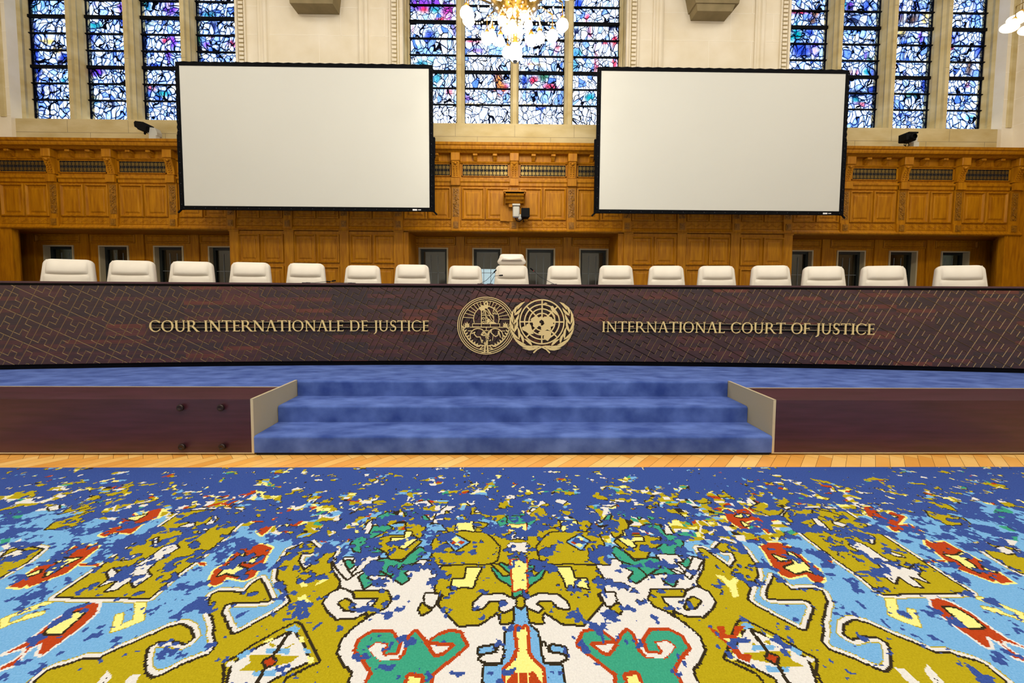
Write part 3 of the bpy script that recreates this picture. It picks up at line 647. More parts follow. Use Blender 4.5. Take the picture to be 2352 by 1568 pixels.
# ------------------------------------------------------------ gilt lettering
gold = M('gilt_metal', 'e2cb8e', .5, .1, spec=.4)
def arc(cx, cz, rx, rz, a0, a1, wt, wn_, n=22):
    """stroke along an ellipse, thickness wt at the sides and wn_ at top and bottom"""
    out, inn = [], []
    for i in range(n + 1):
        a = radians(a0 + (a1 - a0) * i / n); c, s = cos(a), sin(a)
        w = wn_ + (wt - wn_) * c * c
        out.append((cx + rx * c, cz + rz * s)); inn.append((cx + (rx - w) * c, cz + (rz - wn_ - (w - wn_) * .3) * s))
    return [[out[i], out[i + 1], inn[i + 1], inn[i]] for i in range(n)]
TH, TN = .125, .06
def bar(x0, z0, x1, z1, w): # slanted stroke, width measured along x
    return [[(x0 - w / 2, z0), (x0 + w / 2, z0), (x1 + w / 2, z1), (x1 - w / 2, z1)]]
def ser(x, z, l=.13, up=True):
    d = .03 if up else -.03
    return [[(x - l, z), (x + l, z), (x + l * .9, z + d), (x + TH * .55, z + d * 2.2), (x - TH * .55, z + d * 2.2), (x - l * .9, z + d)]]
def stem(x, z0=0, z1=1, w=TH, s0=True, s1=True):
    r = bar(x, z0, x, z1, w)
    if s0: r += ser(x, z0)
    if s1: r += ser(x, z1, up=False)
    return r
def hb(x0, x1, z, w=TN, t0=0, t1=0):
    r = [[(x0, z - w / 2), (x1, z - w / 2), (x1, z + w / 2), (x0, z + w / 2)]]
    if t1: r.append([(x1 - .03, z - t1 * .4), (x1 + .025, z + t1), (x1 + .005, z + t1), (x1 - .06, z + w / 2)] if t1 > 0 else [(x1 - .03, z - w / 2), (x1 + .02, z + t1), (x1, z + w / 2), (x1 - .05, z + w / 2)])
    return r
G = {
 'I': (stem(.15), .30),
 'L': (stem(.15) + hb(.15, .55, .03, t1=.13), .60),
 'E': (stem(.15) + hb(.15, .55, .03, t1=.12) + hb(.15, .50, .53) + [[(.47, .44), (.50, .44), (.50, .62), (.47, .62)]] + hb(.15, .53, .97, t1=-.12), .60),
 'F': (stem(.15) + hb(.15, .48, .50) + [[(.45, .41), (.48, .41), (.48, .60), (.45, .60)]] + hb(.15, .52, .97, t1=-.12), .57),
 'T': (stem(.38, s1=False) + hb(.04, .72, .97) + [[(.03, .84), (.05, .84), (.10, 1.0), (.02, 1.02)], [(.71, .84), (.73, .84), (.74, 1.02), (.66, 1.0)]], .76),
 'N': (bar(.17, 0, .17, 1, TN) + ser(.17, 0, .11) + bar(.15, 1, .80, 0, TH * 1.15) + bar(.80, 0, .80, 1, TN) + ser(.80, 1, .11, False) + ser(.12, 1, .09, False), .95),
 'A': (bar(.13, 0, .42, 1, TN) + bar(.76, 0, .44, 1.03, TH * 1.1) + hb(.24, .62, .35, .05) + ser(.12, 0, .12) + ser(.77, 0, .13), .88),
 'D': (stem(.15) + hb(.15, .42, .03) + hb(.15, .42, .97) + arc(.40, .5, .42, .50, -90, 90, TH, TN), .88),
 'O': (arc(.46, .5, .44, .52, 0, 360, TH, TN, 40), .92),
 'C': (arc(.46, .5, .44, .52, 48, 312, TH, TN, 30) + [[(.73, .80), (.79, .78), (.79, .97), (.75, .93)], [(.73, .20), (.80, .14), (.80, .20), (.76, .26)]], .84),
 'U': (bar(.15, .32, .15, 1, TH) + ser(.15, 1, .13, False) + bar(.70, .32, .70, 1, TN) + ser(.70, 1, .11, False) + arc(.42, .34, .32, .36, 180, 360, TH * .9, TN * 1.2), .86),
 'R': (stem(.15) + hb(.15, .38, .97) + hb(.15, .40, .50) + arc(.36, .735, .27, .265, -90, 90, TH, TN, 14) + bar(.80, 0, .42, .5, TH * 1.15) + [[(.70, 0), (.95, -.03), (.95, 0), (.82, .05)]], .86),
 'S': (arc(.30, .74, .24, .28, 40, 270, .10, TN + .01, 16) + arc(.28, .26, .26, .28, -140, 90, .11, TN + .01, 16) + bar(.36, .38, .24, .62, .16) + [[(.47, .76), (.50, .76), (.50, .97), (.45, .90)], [(.05, .04), (.09, .10), (.08, .26), (.05, .26)]], .58),
 'J': (bar(.20, -.02, .20, 1, TH) + ser(.20, 1, .13, False) + [[(.14, 0), (.265, 0), (.20, -.16), (.06, -.26), (.0, -.27), (.0, -.23), (.10, -.16)]], .34),
 ' ': ([], .34)}
def ext(mb, polys, off0, off1, sx=0, mi=0):
    """extrude flat (s,z) outlines between two offsets of the bench front"""
    for P in polys:
        n = len(P); ar = sum(P[i][0] * P[(i + 1) % n][1] - P[(i + 1) % n][0] * P[i][1] for i in range(n))
        if ar < 0: P = P[::-1]
        vs = [DP(s, off0, z) for s, z in P] + [DP(s, off1, z) for s, z in P]
        tri = tessellate_polygon([[Vector((s, z, 0)) for s, z in P]]) if n > 4 else [list(range(n))]
        fs = []
        for t in tri:
            a = sum(P[t[i]][0] * P[t[(i + 1) % len(t)]][1] - P[t[(i + 1) % len(t)]][0] * P[t[i]][1] for i in range(len(t)))
            t = list(t) if a > 0 else list(t)[::-1]
            fs.append(t); fs.append([q + n for q in t[::-1]])
        mb.add(vs, fs + [(i, i + n, (i + 1) % n + n, (i + 1) % n) for i in range(n)], mi)
def lettering(text, s0, s1, zb, h, what):
    tot = sum(G[c][1] for c in text) + .055 * (len(text) - 1); k = (s1 - s0) / tot
    g = empty('lettering', parent_loc, label=what); g.parent = desk; x = s0
    for c in text:
        polys, w = G[c]
        if polys:
            m_ = MB(); ext(m_, [[(x + px * k, zb + pz * h) for px, pz in P] for P in polys], -.052, -.042)
            m_.build('letter', gold, g)
        x += (w + .055) * k
    for z in (zb + h * .30, zb + h * .80):
        strip(MB(), -.040, -.022, z - .020, z + .003, s0 + .02, s1 - .02, 20, 0).build('rail', iron, g)
        strip(MB(), -.041, -.022, z + .003, z + .005, s0 + .02, s1 - .02, 20, 0).build('rail', edge, g)
parent_loc = (0, 0, 0)
lettering('COUR INTERNATIONALE DE JUSTICE', -4.225, -.935, .913, .133, 'gilt serif lettering COUR INTERNATIONALE DE JUSTICE')
lettering('INTERNATIONAL COURT OF JUSTICE', 1.222, 4.50, .913, .133, 'gilt serif lettering INTERNATIONAL COURT OF JUSTICE')

# ------------------------------------------------------------ the two emblems
def circ(cx, cz, r, w, n=72, a0=0, a1=360):
    P = []
    for i in range(n):
        a, b = radians(a0 + (a1 - a0) * i / n), radians(a0 + (a1 - a0) * (i + 1) / n)
        P.append([(cx + (r + w / 2) * cos(a), cz + (r + w / 2) * sin(a)), (cx + (r + w / 2) * cos(b), cz + (r + w / 2) * sin(b)),
                  (cx + (r - w / 2) * cos(b), cz + (r - w / 2) * sin(b)), (cx + (r - w / 2) * cos(a), cz + (r - w / 2) * sin(a))])
    return P
def line(pts, w):
    P = []
    for (x0, z0), (x1, z1) in zip(pts, pts[1:]):
        d = sqrt((x1 - x0) ** 2 + (z1 - z0) ** 2) or 1; nx, nz = -(z1 - z0) / d * w / 2, (x1 - x0) / d * w / 2
        ex, ez = (x1 - x0) / d * w * .3, (z1 - z0) / d * w * .3
        P.append([(x0 - ex + nx, z0 - ez + nz), (x1 + ex + nx, z1 + ez + nz), (x1 + ex - nx, z1 + ez - nz), (x0 - ex - nx, z0 - ez - nz)])
    return P
def leaf(x0, z0, x1, z1, w, bend=0):
    d = sqrt((x1 - x0) ** 2 + (z1 - z0) ** 2); nx, nz = -(z1 - z0) / d, (x1 - x0) / d; L_, R_ = [], []
    for t in (0, .15, .35, .6, .82, 1):
        ww = w * .5 * (sin(pi * (t ** .8)) * .95 + .05 * (1 - t)); bb = bend * d * sin(pi * t)
        px, pz = x0 + (x1 - x0) * t + nx * bb, z0 + (z1 - z0) * t + nz * bb
        L_.append((px + nx * ww, pz + nz * ww)); R_.append((px - nx * ww, pz - nz * ww))
    return [L_ + R_[::-1][1:]]
def emblem(polys, cs, cz, k, ox, oz, off, name, label):
    m_ = MB(); ext(m_, [[(cs + (x - ox) * k, cz - (z - oz) * k) for x, z in P] for P in polys], off, off + .012)
    return tag(m_.build(name, gold, desk), label)
P = []
for r, w in ((655, 17), (615, 15), (570, 15)): P += circ(680, 780, r, w)
P += circ(680, 625, 290, 16, 40, 150, 390) if False else [[(x, 2 * 625 - z) for x, z in q] for q in circ(680, 625, 290, 16, 40, -18, 198)]
for a in list(range(0, 181, 11)):
    if 62 < a < 118 and a != 88: pass
    c, s = cos(radians(a)), sin(radians(a))
    ro = 565 - 60 * s * 0
    # outer end on the inner ring
    bq = 2 * (155 * s * -1); t = 545
    for t in range(300, 700, 4):
        if (t * c) ** 2 + (-155 - t * s) ** 2 > 566 ** 2: break
    P += line([(680 + 292 * c, 625 - 292 * s), (680 + t * c, 625 - t * s)], 12)
P += line([(365, 735), (990, 735)], 14) + line([(365, 808), (1090, 815), (300, 815)], 14) + line([(365, 735), (365, 808)], 12) + line([(990, 735), (990, 808)], 12) + line([(565, 735), (565, 808)], 12) + line([(775, 735), (775, 808)], 12)
P += line([(680, 815), (680, 890)], 12) + line([(260, 900), (370, 900)], 14) + line([(990, 900), (1110, 900)], 14) + line([(640, 895), (730, 895)], 14)
P += line([(568, 340), (568, 735)], 18) + line([(668, 430), (668, 735)], 16) + line([(570, 430), (668, 430), (600, 470), (668, 475)], 12) + line([(575, 540), (668, 540)], 14) + line([(580, 500), (660, 510)], 12)
P += circ(612, 612, 24, 14, 12) + circ(616, 700, 24, 14, 12) + [[(560, 330), (500, 270), (560, 310), (600, 310), (640, 330), (650, 420), (560, 440), (520, 400), (490, 400), (520, 360)]]
P += circ(678, 275, 38, 26, 14) + [[(640, 300), (715, 300), (740, 330), (700, 390), (640, 380)]]
P += line([(700, 330), (760, 340), (820, 370), (885, 375)], 22) + line([(850, 370), (850, 410), (925, 430)], 10) + line([(845, 410), (822, 495)], 9) + line([(845, 410), (868, 495)], 9) + line([(905, 425), (880, 500)], 9) + line([(905, 425), (932, 500)], 9)
P += [[(815, 495), (875, 495), (860, 518), (830, 518)], [(878, 500), (936, 500), (922, 520), (892, 520)]]
P += line([(700, 380), (760, 500), (850, 560), (850, 690)], 14) + line([(690, 440), (740, 520), (800, 640), (850, 680)], 13) + line([(730, 400), (790, 520)], 12) + line([(690, 530), (760, 560), (780, 500), (840, 600)], 12) + line([(680, 600), (760, 640), (800, 700)], 16) + line([(690, 560), (720, 640), (700, 720)], 14)
P += [[(740, 720), (790, 680), (860, 690), (925, 735), (740, 735)], [(690, 640), (740, 630), (770, 690), (690, 735)]]
for cx_ in (490, 885): P += circ(cx_, 1025, 180, 20, 40, 180 + (0 if cx_ > 600 else 0) - 20, 380 - 10)
P += line([(350, 960), (420, 930), (400, 970), (460, 1040), (540, 1040), (580, 1170)], 20) + line([(560, 990), (600, 920), (660, 960)], 14) + line([(560, 990), (640, 1010)], 20) + line([(590, 1170), (560, 1100), (545, 1050)], 18)
P += line([(740, 960), (800, 880), (790, 940), (840, 990), (890, 1030), (950, 1000), (960, 900)], 18) + line([(970, 900), (1010, 1050)], 16) + line([(840, 990), (820, 1120)], 12) + line([(950, 900), (1000, 1030)], 14)
rl = random.Random(5)
for s_ in (-1, 1):
    # laurel springing up both sides
    for i, a in enumerate(np.linspace(8, 70, 9)):
        aa = radians(a); r = 520; x, z = 680 + s_ * r * cos(aa), 780 + r * sin(aa)
        P += leaf(x, z, x + s_ * 45, z - 75, 34) + leaf(x, z, x - s_ * 55, z - 55, 34)
    P += line([(680 + s_ * 520 * cos(radians(a)), 780 + 520 * sin(radians(a))) for a in range(-4, 74, 6)], 12)
    x = 680 + s_ * 440
    for dx, dz in ((0, -130), (50, -100), (-50, -110), (60, -40), (-60, -50)): P += leaf(x, 820, x + dx, 820 + dz, 40)
    P += line([(680 + s_ * 40, 1390), (680 + s_ * 25, 1250), (680 + s_ * 10, 1180)], 34) + line([(680 + s_ * 30, 1250), (680 + s_ * 130, 1230), (680 + s_ * 220, 1260)], 22) + line([(680 + s_ * 60, 1300), (680 + s_ * 150, 1320), (680 + s_ * 70, 1240)], 16)
    P += [[(680 + s_ * 20, 1370), (680 + s_ * 120, 1410), (680 + s_ * 20, 1410)]]
for _ in range(16):
    x, z = rl.uniform(600, 760), rl.uniform(960, 1230); P += leaf(x, z, x + rl.uniform(-45, 45), z - rl.uniform(30, 70), 30)
P += line([(680, 1200), (680, 980)], 12)
emblem(P, -.226, .984, .000545, 680, 780, -.050, 'round_emblem', 'round gilt emblem with seated figure holding scales')
P = []
for r in (525, 415, 310, 205): P += circ(722, 705, r, 30)
for a in range(0, 360, 45):
    c, s = cos(radians(a)), sin(radians(a)); P += line([(722 + 130 * c, 705 - 130 * s), (722 + 520 * c, 705 - 520 * s)], 32)
holes = {0: [(660, 690), (710, 650), (760, 685), (780, 750), (740, 790), (690, 792), (705, 745), (665, 730)]}
CONT = [[(450, 660), (470, 620), (550, 580), (600, 565), (645, 600), (690, 575), (760, 600), (790, 570), (850, 600), (900, 580), (950, 590), (985, 640), (1020, 640), (1010, 690), (985, 740), (1040, 790), (985, 805), (930, 820), (940, 880), (890, 905), (840, 880), (770, 890), (715, 895), (700, 860), (705, 820), (650, 800), (620, 815), (560, 850), (500, 800), (540, 760), (500, 700), (470, 700)],
        [(350, 770), (400, 750), (450, 775), (465, 800), (480, 870), (490, 930), (530, 990), (440, 1000), (400, 985), (340, 940), (260, 900), (240, 840), (290, 815), (340, 820)],
        [(640, 960), (690, 925), (800, 915), (900, 915), (950, 965), (935, 1010), (960, 1040), (905, 1110), (865, 1160), (795, 1125), (760, 1070), (780, 1030), (720, 1005), (690, 1010), (650, 990)],
        [(915, 340), (975, 320), (1040, 420), (1110, 520), (1112, 565), (1050, 530), (990, 480), (940, 420)],
        [(895, 405), (960, 460), (1030, 550), (1040, 640), (1015, 650), (1000, 560), (940, 470)], [(750, 275), (800, 245), (850, 260), (830, 275)], [(975, 945), (1010, 950), (1015, 990), (1050, 1010), (1020, 1020), (985, 985)]]
hole_poly = holes[0]
big = CONT[0]
tri = tessellate_polygon([[Vector((x, z, 0)) for x, z in big], [Vector((x, z, 0)) for x, z in hole_poly]])
allp = big + hole_poly
P += [[allp[i] for i in t] for t in tri] + CONT[1:]
LV = [(1310, 415, 1125, 228), (1385, 550, 1200, 360), (1375, 520, 1280, 300), (1405, 760, 1265, 500), (1410, 745, 1392, 405), (1385, 955, 1308, 640), (1362, 955, 1472, 590), (1262, 1110, 1310, 810), (1245, 1130, 1488, 820), (1160, 1215, 1258, 955),
      (1095, 1255, 1430, 1025), (950, 1275, 1150, 1110), (890, 1290, 1315, 1205), (780, 1290, 1192, 1330)]
for i, (x0, z0, x1, z1) in enumerate(LV):
    bd = -.12 if i in (0, 2, 4, 6, 8, 10, 12, 13) else .08
    w = 62 if i < 12 else 66
    P += leaf(x0, z0, x1, z1, w, -bd) + leaf(1444 - x0, z0, 1444 - x1, z1, w, bd)
for s_ in (-1, 1):
    P += line([(722 - s_ * 190, 1440), (722 - s_ * 110, 1360), (722, 1305), (722 + s_ * 90, 1288), (722 + s_ * 200, 1290)], 34)
emblem(P, .470, 1.036, .000525, 722, 705, -.064, 'wreath_emblem', 'gilt world map emblem inside an olive wreath')

# ------------------------------------------------------------ chairs behind the bench
leather = M('cream_leather', 'dfd8c9', .5, var=8, amt=.03, bump=.03, bscale=260, spec=.35)
pipe_m = M('cream_piping', 'd9ccac', .6)
chrome = M('chair_metal', '8f8f90', .25, .9); castor_m = M('castor_black', '15151a', .5)
def pad(w0, w1, h, d, r, puff, z0, y0, tilt=0, nx=14, nz=10, x0=0):
    """upholstered cushion: rounded outline w0 wide at the bottom, w1 at the top, bulging to the front"""
    m_ = MB(); N_ = 40
    def outline(sc, t):
        P = []
        for cxs, czs, a0 in ((1, 1, 0), (-1, 1, 90), (-1, -1, 180), (1, -1, 270)):
            for k in range(7):
                a = radians(a0 + 15 * k); wz = (w1 if czs > 0 else w0) / 2
                x = cxs * (wz - r) + r * cos(a); z = (h / 2 - r) * czs + r * sin(a)
                P.append((x, z))
        return [(x * (1 - sc / (w1 / 2)), z * (1 - sc / (h / 2))) for x, z in P]
    lay = [(.0, d), (-.004, d * .75), (-.006, d * .4), (-.002, .012), (.006, .004), (.015, -.004 * puff), (.03, -.010 * puff), (.055, -.018 * puff), (h * .32, -.024 * puff)]
    vs = []; n = None
    for sc, y in lay:
        O_ = outline(sc, 0); n = len(O_)
        for x, z in O_:
            zz = z + h / 2; vs.append((x + x0, y0 + y + zz * tilt, z0 + zz))
    fs = [(k * n + i, k * n + (i + 1) % n, (k + 1) * n + (i + 1) % n, (k + 1) * n + i) for k in range(len(lay) - 1) for i in range(n)]
    fs = [f[::-1] for f in fs]
    m_.add(vs, fs + [list(range(n)), list(range((len(lay) - 1) * n, len(lay) * n))[::-1]], 0, True)
    return m_
def pillow(hw, z0, z1, bulge):
    m_ = MB(); nx, nz = 28, 20; vs = []
    for j in range(nz + 1):
        t = j / nz; z = z0 + (z1 - z0) * t
        g = sin(pi * min(1, t / .30) / 2) ** .7 if t < .30 else cos(pi / 2 * (t - .30) / .70) ** .9
        for i in range(nx + 1):
            u = -1 + 2 * i / nx; f = max(0, 1 - abs(u) ** 5) ** .6
            sag = -.012 * (1 - u * u) * (1 - t) ; wz = hw * (1 - .04 * t)
            vs.append((u * wz, -.02 + (z - .52) * .10 + .004 - bulge * g * f, z + sag))
    fs = [(j * (nx + 1) + i, j * (nx + 1) + i + 1, (j + 1) * (nx + 1) + i + 1, (j + 1) * (nx + 1) + i) for j in range(nz) for i in range(nx)]
    m_.add(vs, fs, 0, True)
    # seam roll along the lower edge
    return m_
def make_chair(high=False):
    c = empty('judges_chair', (0, 0, 0))
    # shell and backrest: leaning backwards (away from the viewer)
    pad(.60, .475, .80, .10, .075, .3, .52, -.02, .10).build('backrest', leather, c)
    pillow(.215, 1.115, 1.315, .05).build('headrest', leather, c)
    pad(.48, .44, .56, .03, .05, .8, .56, -.035, .10).build('back_cushion', leather, c)
    if high:
        p = pad(.42, .36, .155, .07, .05, 1.2, 1.335, .07, .10); p.build('raised_headrest', leather, c)
        MB().box(-.06, -.04, .13, .15, 1.25, 1.42).box(.04, .06, .13, .15, 1.25, 1.42).build('headrest_post', chrome, c)
    m_ = MB().bbox(-.27, .27, -.52, .0, .42, .53, .03); m_.build('seat', leather, c)
    for s in (-1, 1):
        MB().tube([(s * .31, .02, .50), (s * .32, .0, .68), (s * .32, -.1, .71), (s * .32, -.36, .70), (s * .31, -.42, .64), (s * .28, -.40, .48)], .018, 8).bbox(s * .32 - .03, s * .32 + .03, -.36, -.06, .70, .735, .01).build('armrest', leather, c)
    MB().lathe([(.035, .08), (.035, .25), (.025, .25), (.025, .42)], (0, -.24, 0), 12).build('column', chrome, c)
    for k in range(5):
        a = 2 * pi * k / 5 + .3; x, y = .30 * cos(a), .30 * sin(a)
        MB().tube([(0, -.24, .11), (x, -.24 + y, .075)], [.024, .014], 8).build('base_arm', chrome, c)
        MB().lathe([(.001, -.012), (.028, -.012), (.028, .012), (.001, .012)], (x, -.24 + y, .03), 12, mat=Matrix.Rotation(pi / 2, 3, 'X')).build('castor', castor_m, c)
    return c
CH = [(-6.068, 5.281), (-5.30, 5.369), (-4.519, 5.446), (-3.736, 5.511), (-2.958, 5.564), (-2.152, 5.605), (-1.421, 5.631), (-.63, 5.646), (.062, 5.65),
      (.848, 5.642), (1.634, 5.622), (2.377, 5.591), (3.114, 5.55), (3.888, 5.494), (4.617, 5.431), (5.421, 5.348), (6.393, 5.231)]
DZT = [.02, .015, .012, .01, .005, -.019, .0, -.012, 0, -.003, .006, .003, .004, .011, .0, .006, .009]
LB = ['cream leather chair at the far left end of the bench', 'second cream leather chair from the left end of the bench', 'third cream leather chair from the left end of the bench',
      'cream leather chair just right of the left alcove windows, fourth from left', 'cream leather chair above the first A of INTERNATIONALE, fifth from left',
      'cream leather chair right of the two crossed microphones, sixth from left', 'cream leather chair at the left side of the middle alcove', 'cream leather chair immediately left of the tall double-headrest chair',
      'cream leather chair with an extra raised headrest in the middle', 'cream leather chair immediately right of the tall double-headrest chair', 'cream leather chair at the right side of the middle alcove',
      'cream leather chair sixth from the right end of the bench', 'cream leather chair fifth from the right end of the bench', 'cream leather chair fourth from right, by the edge of the right alcove',
      'cream leather chair third from the right end of the bench', 'second cream leather chair from the right end of the bench', 'cream leather chair at the far right end of the bench']
p0 = make_chair(); pc = make_chair(True); first = True
for i, ((x, y), dz, lb) in enumerate(zip(CH, DZT, LB)):
    if i == 8: o = pc
    elif first: o = p0; first = False
    else: o = copy_tree(p0)
    face = atan2(-(x), 22.0) * 1.0
    jit = (.05, -.04, .03, .0, .02, -.03, .02, .03, 0, -.02, .03, -.01, .02, .03, -.02, .0, -.04)[i]
    o.location = (x, y - .12, DZ); o.scale.z = 1 + dz / 1.33
    o.rotation_euler = (0, 0, -atan2(x, 14.0) + jit)
    tag(o, lb, 'chair', 'cream chairs behind the long bench')

# ------------------------------------------------------------ gooseneck microphones on the bench
gun = M('gunmetal', '3a3d44', .35, .7); redm = M('red_ring', 'c03030', .5)
def mic(label, base, pts, ring=False):
    z0 = 1.504
    t = empty('gooseneck_microphone', (base[0], base[1], z0), label=label, cat='microphone', group='microphones on the bench')
    MB().bbox(-.04, .04, -.03, .03, 0, .012, .003).build('base', gun, t)
    P = [(0, 0, .012)] + [(a - base[0], b - base[1], c - z0) for a, b, c in pts]
    MB().tube(P, .0035, 6).build('neck', gun, t)
    a, b = Vector(P[-2]), Vector(P[-1]); d = (b - a).normalized()
    MB().tube([b, b + d * .012, b + d * .05, b + d * .055], [.005, .009, .009, .004], 8).build('capsule', blackm, t)
    if ring: MB().tube([b - d * .01, b], .006, 8).build('light_ring', redm, t)
mic('thin microphone leaning right in front of the bright small window', (-.36, 4.95, 0), [(-.28, 4.95, 1.56), (-.185, 4.95, 1.66)])
mic('bent microphone with horizontal tip left of the middle chair', (-.235, 5.0, 0), [(-.21, 5.0, 1.56), (-.175, 5.0, 1.62), (-.115, 5.0, 1.625)])
mic('thin microphone leaning left beside the middle chair, red ring', (.62, 4.95, 0), [(.45, 4.95, 1.60), (.345, 4.95, 1.69)], True)
mic('microphone lying low pointing right, left chair block', (-2.62, 4.85, 0), [(-2.50, 4.85, 1.512), (-2.29, 4.85, 1.535)])
mic('microphone lying low pointing left, crossing its neighbour', (-2.05, 4.9, 0), [(-2.2, 4.9, 1.512), (-2.33, 4.9, 1.525)])

# ------------------------------------------------------------ projection screens
scr = M('screen_fabric', 'cdcdc3', .75, var=.4, amt=.02)
snap = M('snap_metal', '5a5f68', .4, .6); whitem = M('white_label', 'e6e6e6', .6)
def screen(label, x0, x1, z0, z1, Y, tagx):
    t = empty('projection_screen', ((x0 + x1) / 2, Y, z0), label=label, cat='screen', group='screens hanging in front of the back wall')
    w, h = (x1 - x0) / 2, z1 - z0; bt = .075
    MB().box(-w + bt, w - bt, 0, .004, bt, h - bt).build('viewing_surface', scr, t)
    m_ = MB(); n = 16
    def edge_run(a, b, nrm):
        # cloth border pulled by snaps: slightly scalloped
        k = 24
        for i in range(k):
            p = Vector(a).lerp(Vector(b), i / k); q = Vector(a).lerp(Vector(b), (i + 1) / k)
            nv = Vector(nrm) * bt
            s = [p, q, q + nv, (p + q) / 2 + nv * 1.06, p + nv]
            vs = [(v.x, -.006 - (.01 if j in (3,) else 0), v.z) for j, v in enumerate(s)]
            m_.add(vs, [(0, 1, 2, 3, 4)])
    edge_run((-w + bt, 0, bt), (w - bt, 0, bt), (0, 0, -1)); edge_run((w - bt, 0, h - bt), (-w + bt, 0, h - bt), (0, 0, 1))
    edge_run((-w + bt, 0, h - bt), (-w + bt, 0, bt), (-1, 0, 0)); edge_run((w - bt, 0, bt), (w - bt, 0, h - bt), (1, 0, 0))
    m_.build('black_border', blackm, t)
    MB().box(-w, w, .005, .045, 0, .05).box(-w, w, .005, .045, h - .05, h).box(-w, -w + .05, .005, .045, 0, h).box(w - .05, w, .005, .045, 0, h)\
        .box(-w, -w + bt, -.004, .01, 0, bt).box(w - bt, w, -.004, .01, 0, bt).box(-w, -w + bt, -.004, .01, h - bt, h).box(w - bt, w, -.004, .01, h - bt, h).build('tube_frame', blackm, t)
    for s in (-1, 1):
        MB().box(s * w - .022, s * w + .022, .0, .06, .0, 1.45).box(s * w - .035, s * w + .035, .01, .07, 1.1, 1.5).build('support_leg', blackm, t)
        MB().tube([(s * (w - .02), .02, .03), (s * (w + .07), .02, -.06)], .018, 8).build('foot_hook', blackm, t)
        MB().tube([(s * w * .8, .03, h), (s * w * .8, .03, h + 3)], .004, 6).build('suspension_cable', iron, t)
    sn = MB()
    for i in range(24): sn.ball((-w + bt + (2 * w - 2 * bt) * i / 23, -.014, .03), .006, 4)
    for i in range(14):
        for s in (-1, 1): sn.ball((s * (w - .03), -.014, .1 + (h - .2) * i / 13), .006, 4)
    sn.build('snap_fasteners', snap, t)
    MB().box(w - .42, w - .33, -.014, -.010, .012, .042).box(w - .31, w - .25, -.014, -.010, .02, .036).build('white_label', whitem, t)
screen('large blank projection screen left of the chandelier', -6.66, -1.53, 3.035, 5.95, 7.7, 0)
screen('large blank projection screen right of the chandelier', 1.81, 6.975, 3.03, 5.955, 7.7, 0)

# ------------------------------------------------------------ remote cameras
grey = M('grey_housing', 'b9b6a8', .5); camk = M('black_housing', '020203', .7, spec=.15)
t = empty('remote_camera', (-7.95, 8.35, 4.65), label='black video camera on a grey pedestal standing on the left cornice', cat='camera')
MB().zprof([(.16, -.07), (.31, -.07), (.33, .0), (.31, .07), (.16, .07)], 0, .10).build('pedestal', grey, t)
m_ = MB(); pr = [(.10, .27), (.29, .25), (.33, .16), (.33, .09), (.17, .10), (.12, .15)]
m_.add([(x, -.06, z) for x, z in pr] + [(x, .06, z) for x, z in pr], [(5, 4, 3, 2, 1, 0), (6, 7, 8, 9, 10, 11)] + [(i, (i + 1) % 6, (i + 1) % 6 + 6, i + 6) for i in range(6)])
m_.build('pan_head', grey, t)
m_ = MB(); pr = [(-.08, .33), (-.05, .36), (.12, .34), (.16, .32), (.18, .26), (.16, .15), (.09, .155), (.0, .18), (-.02, .21), (-.07, .24)]
m_.add([(x, -.14, z) for x, z in pr] + [(x, .06, z) for x, z in pr], [tuple(range(9, -1, -1)), tuple(range(10, 20))] + [(i, (i + 1) % 10, (i + 1) % 10 + 10, i + 10) for i in range(10)])
m_.build('camera_body', camk, t); MB().ball((.09, -.08, .125), .02, 8, sz=1.5).build('tilt_grip', camk, t)
t = empty('remote_camera', (9.03, 8.35, 4.65), label='black video camera with looped cable standing on the right cornice', cat='camera')
MB().box(.02, .14, -.05, .08, 0, .13).build('pedestal', grey, t)
MB().bbox(-.02, .13, -.04, .07, .12, .29, .02).build('pan_head', grey, t)
m_ = MB().bbox(-.25, -.03, -.16, .05, .12, .285, .02).box(-.23, -.02, -.17, .05, .27, .30); m_.lathe([(.06, 0), (.06, .05), (.05, .05)], (-.14, -.16, .19), 14, mat=Matrix.Rotation(pi / 2, 3, 'X')); m_.build('camera_body', camk, t)
MB().tube([(-.18 + .0, -.05, .12), (-.2, -.05, .06), (-.14, -.05, .02), (-.08, -.05, .05), (-.10, -.05, .10), (-.16, -.05, .08), (-.15, -.05, .0), (-.05, 0, .01)], .009, 6).build('cable', camk, t)
t = empty('remote_camera', (.14, 8.4, 3.28), label='black video camera hanging from the small oak shelf in the middle', cat='camera')
MB().bbox(-.04, .13, -.22, -.06, -.0, .04, .005).bbox(-.03, .12, -.2, -.08, -.25, .0, .02).build('hanging_column', grey, t)
MB().bbox(.09, .17, -.19, -.09, -.30, -.18, .02).build('pan_head', grey, t)
m_ = MB().bbox(.16, .33, -.32, -.02, -.26, -.08, .02).bbox(.15, .335, -.34, -.30, -.275, -.075, .01); m_.build('camera_body', camk, t)
MB().tube([(.03, -.12, -.24), (.05, -.12, -.31), (.12, -.12, -.33), (.2, -.1, -.27), (.22, -.1, -.34)], .012, 6).build('cable', camk, t)
t = tag(MB().box(-.07, .07, -.02, .03, 0, .035).build('small_box', grey, None, (1.52, 8.36, 4.65)), 'tiny grey box lying on the cornice left of the right screen', 'box')

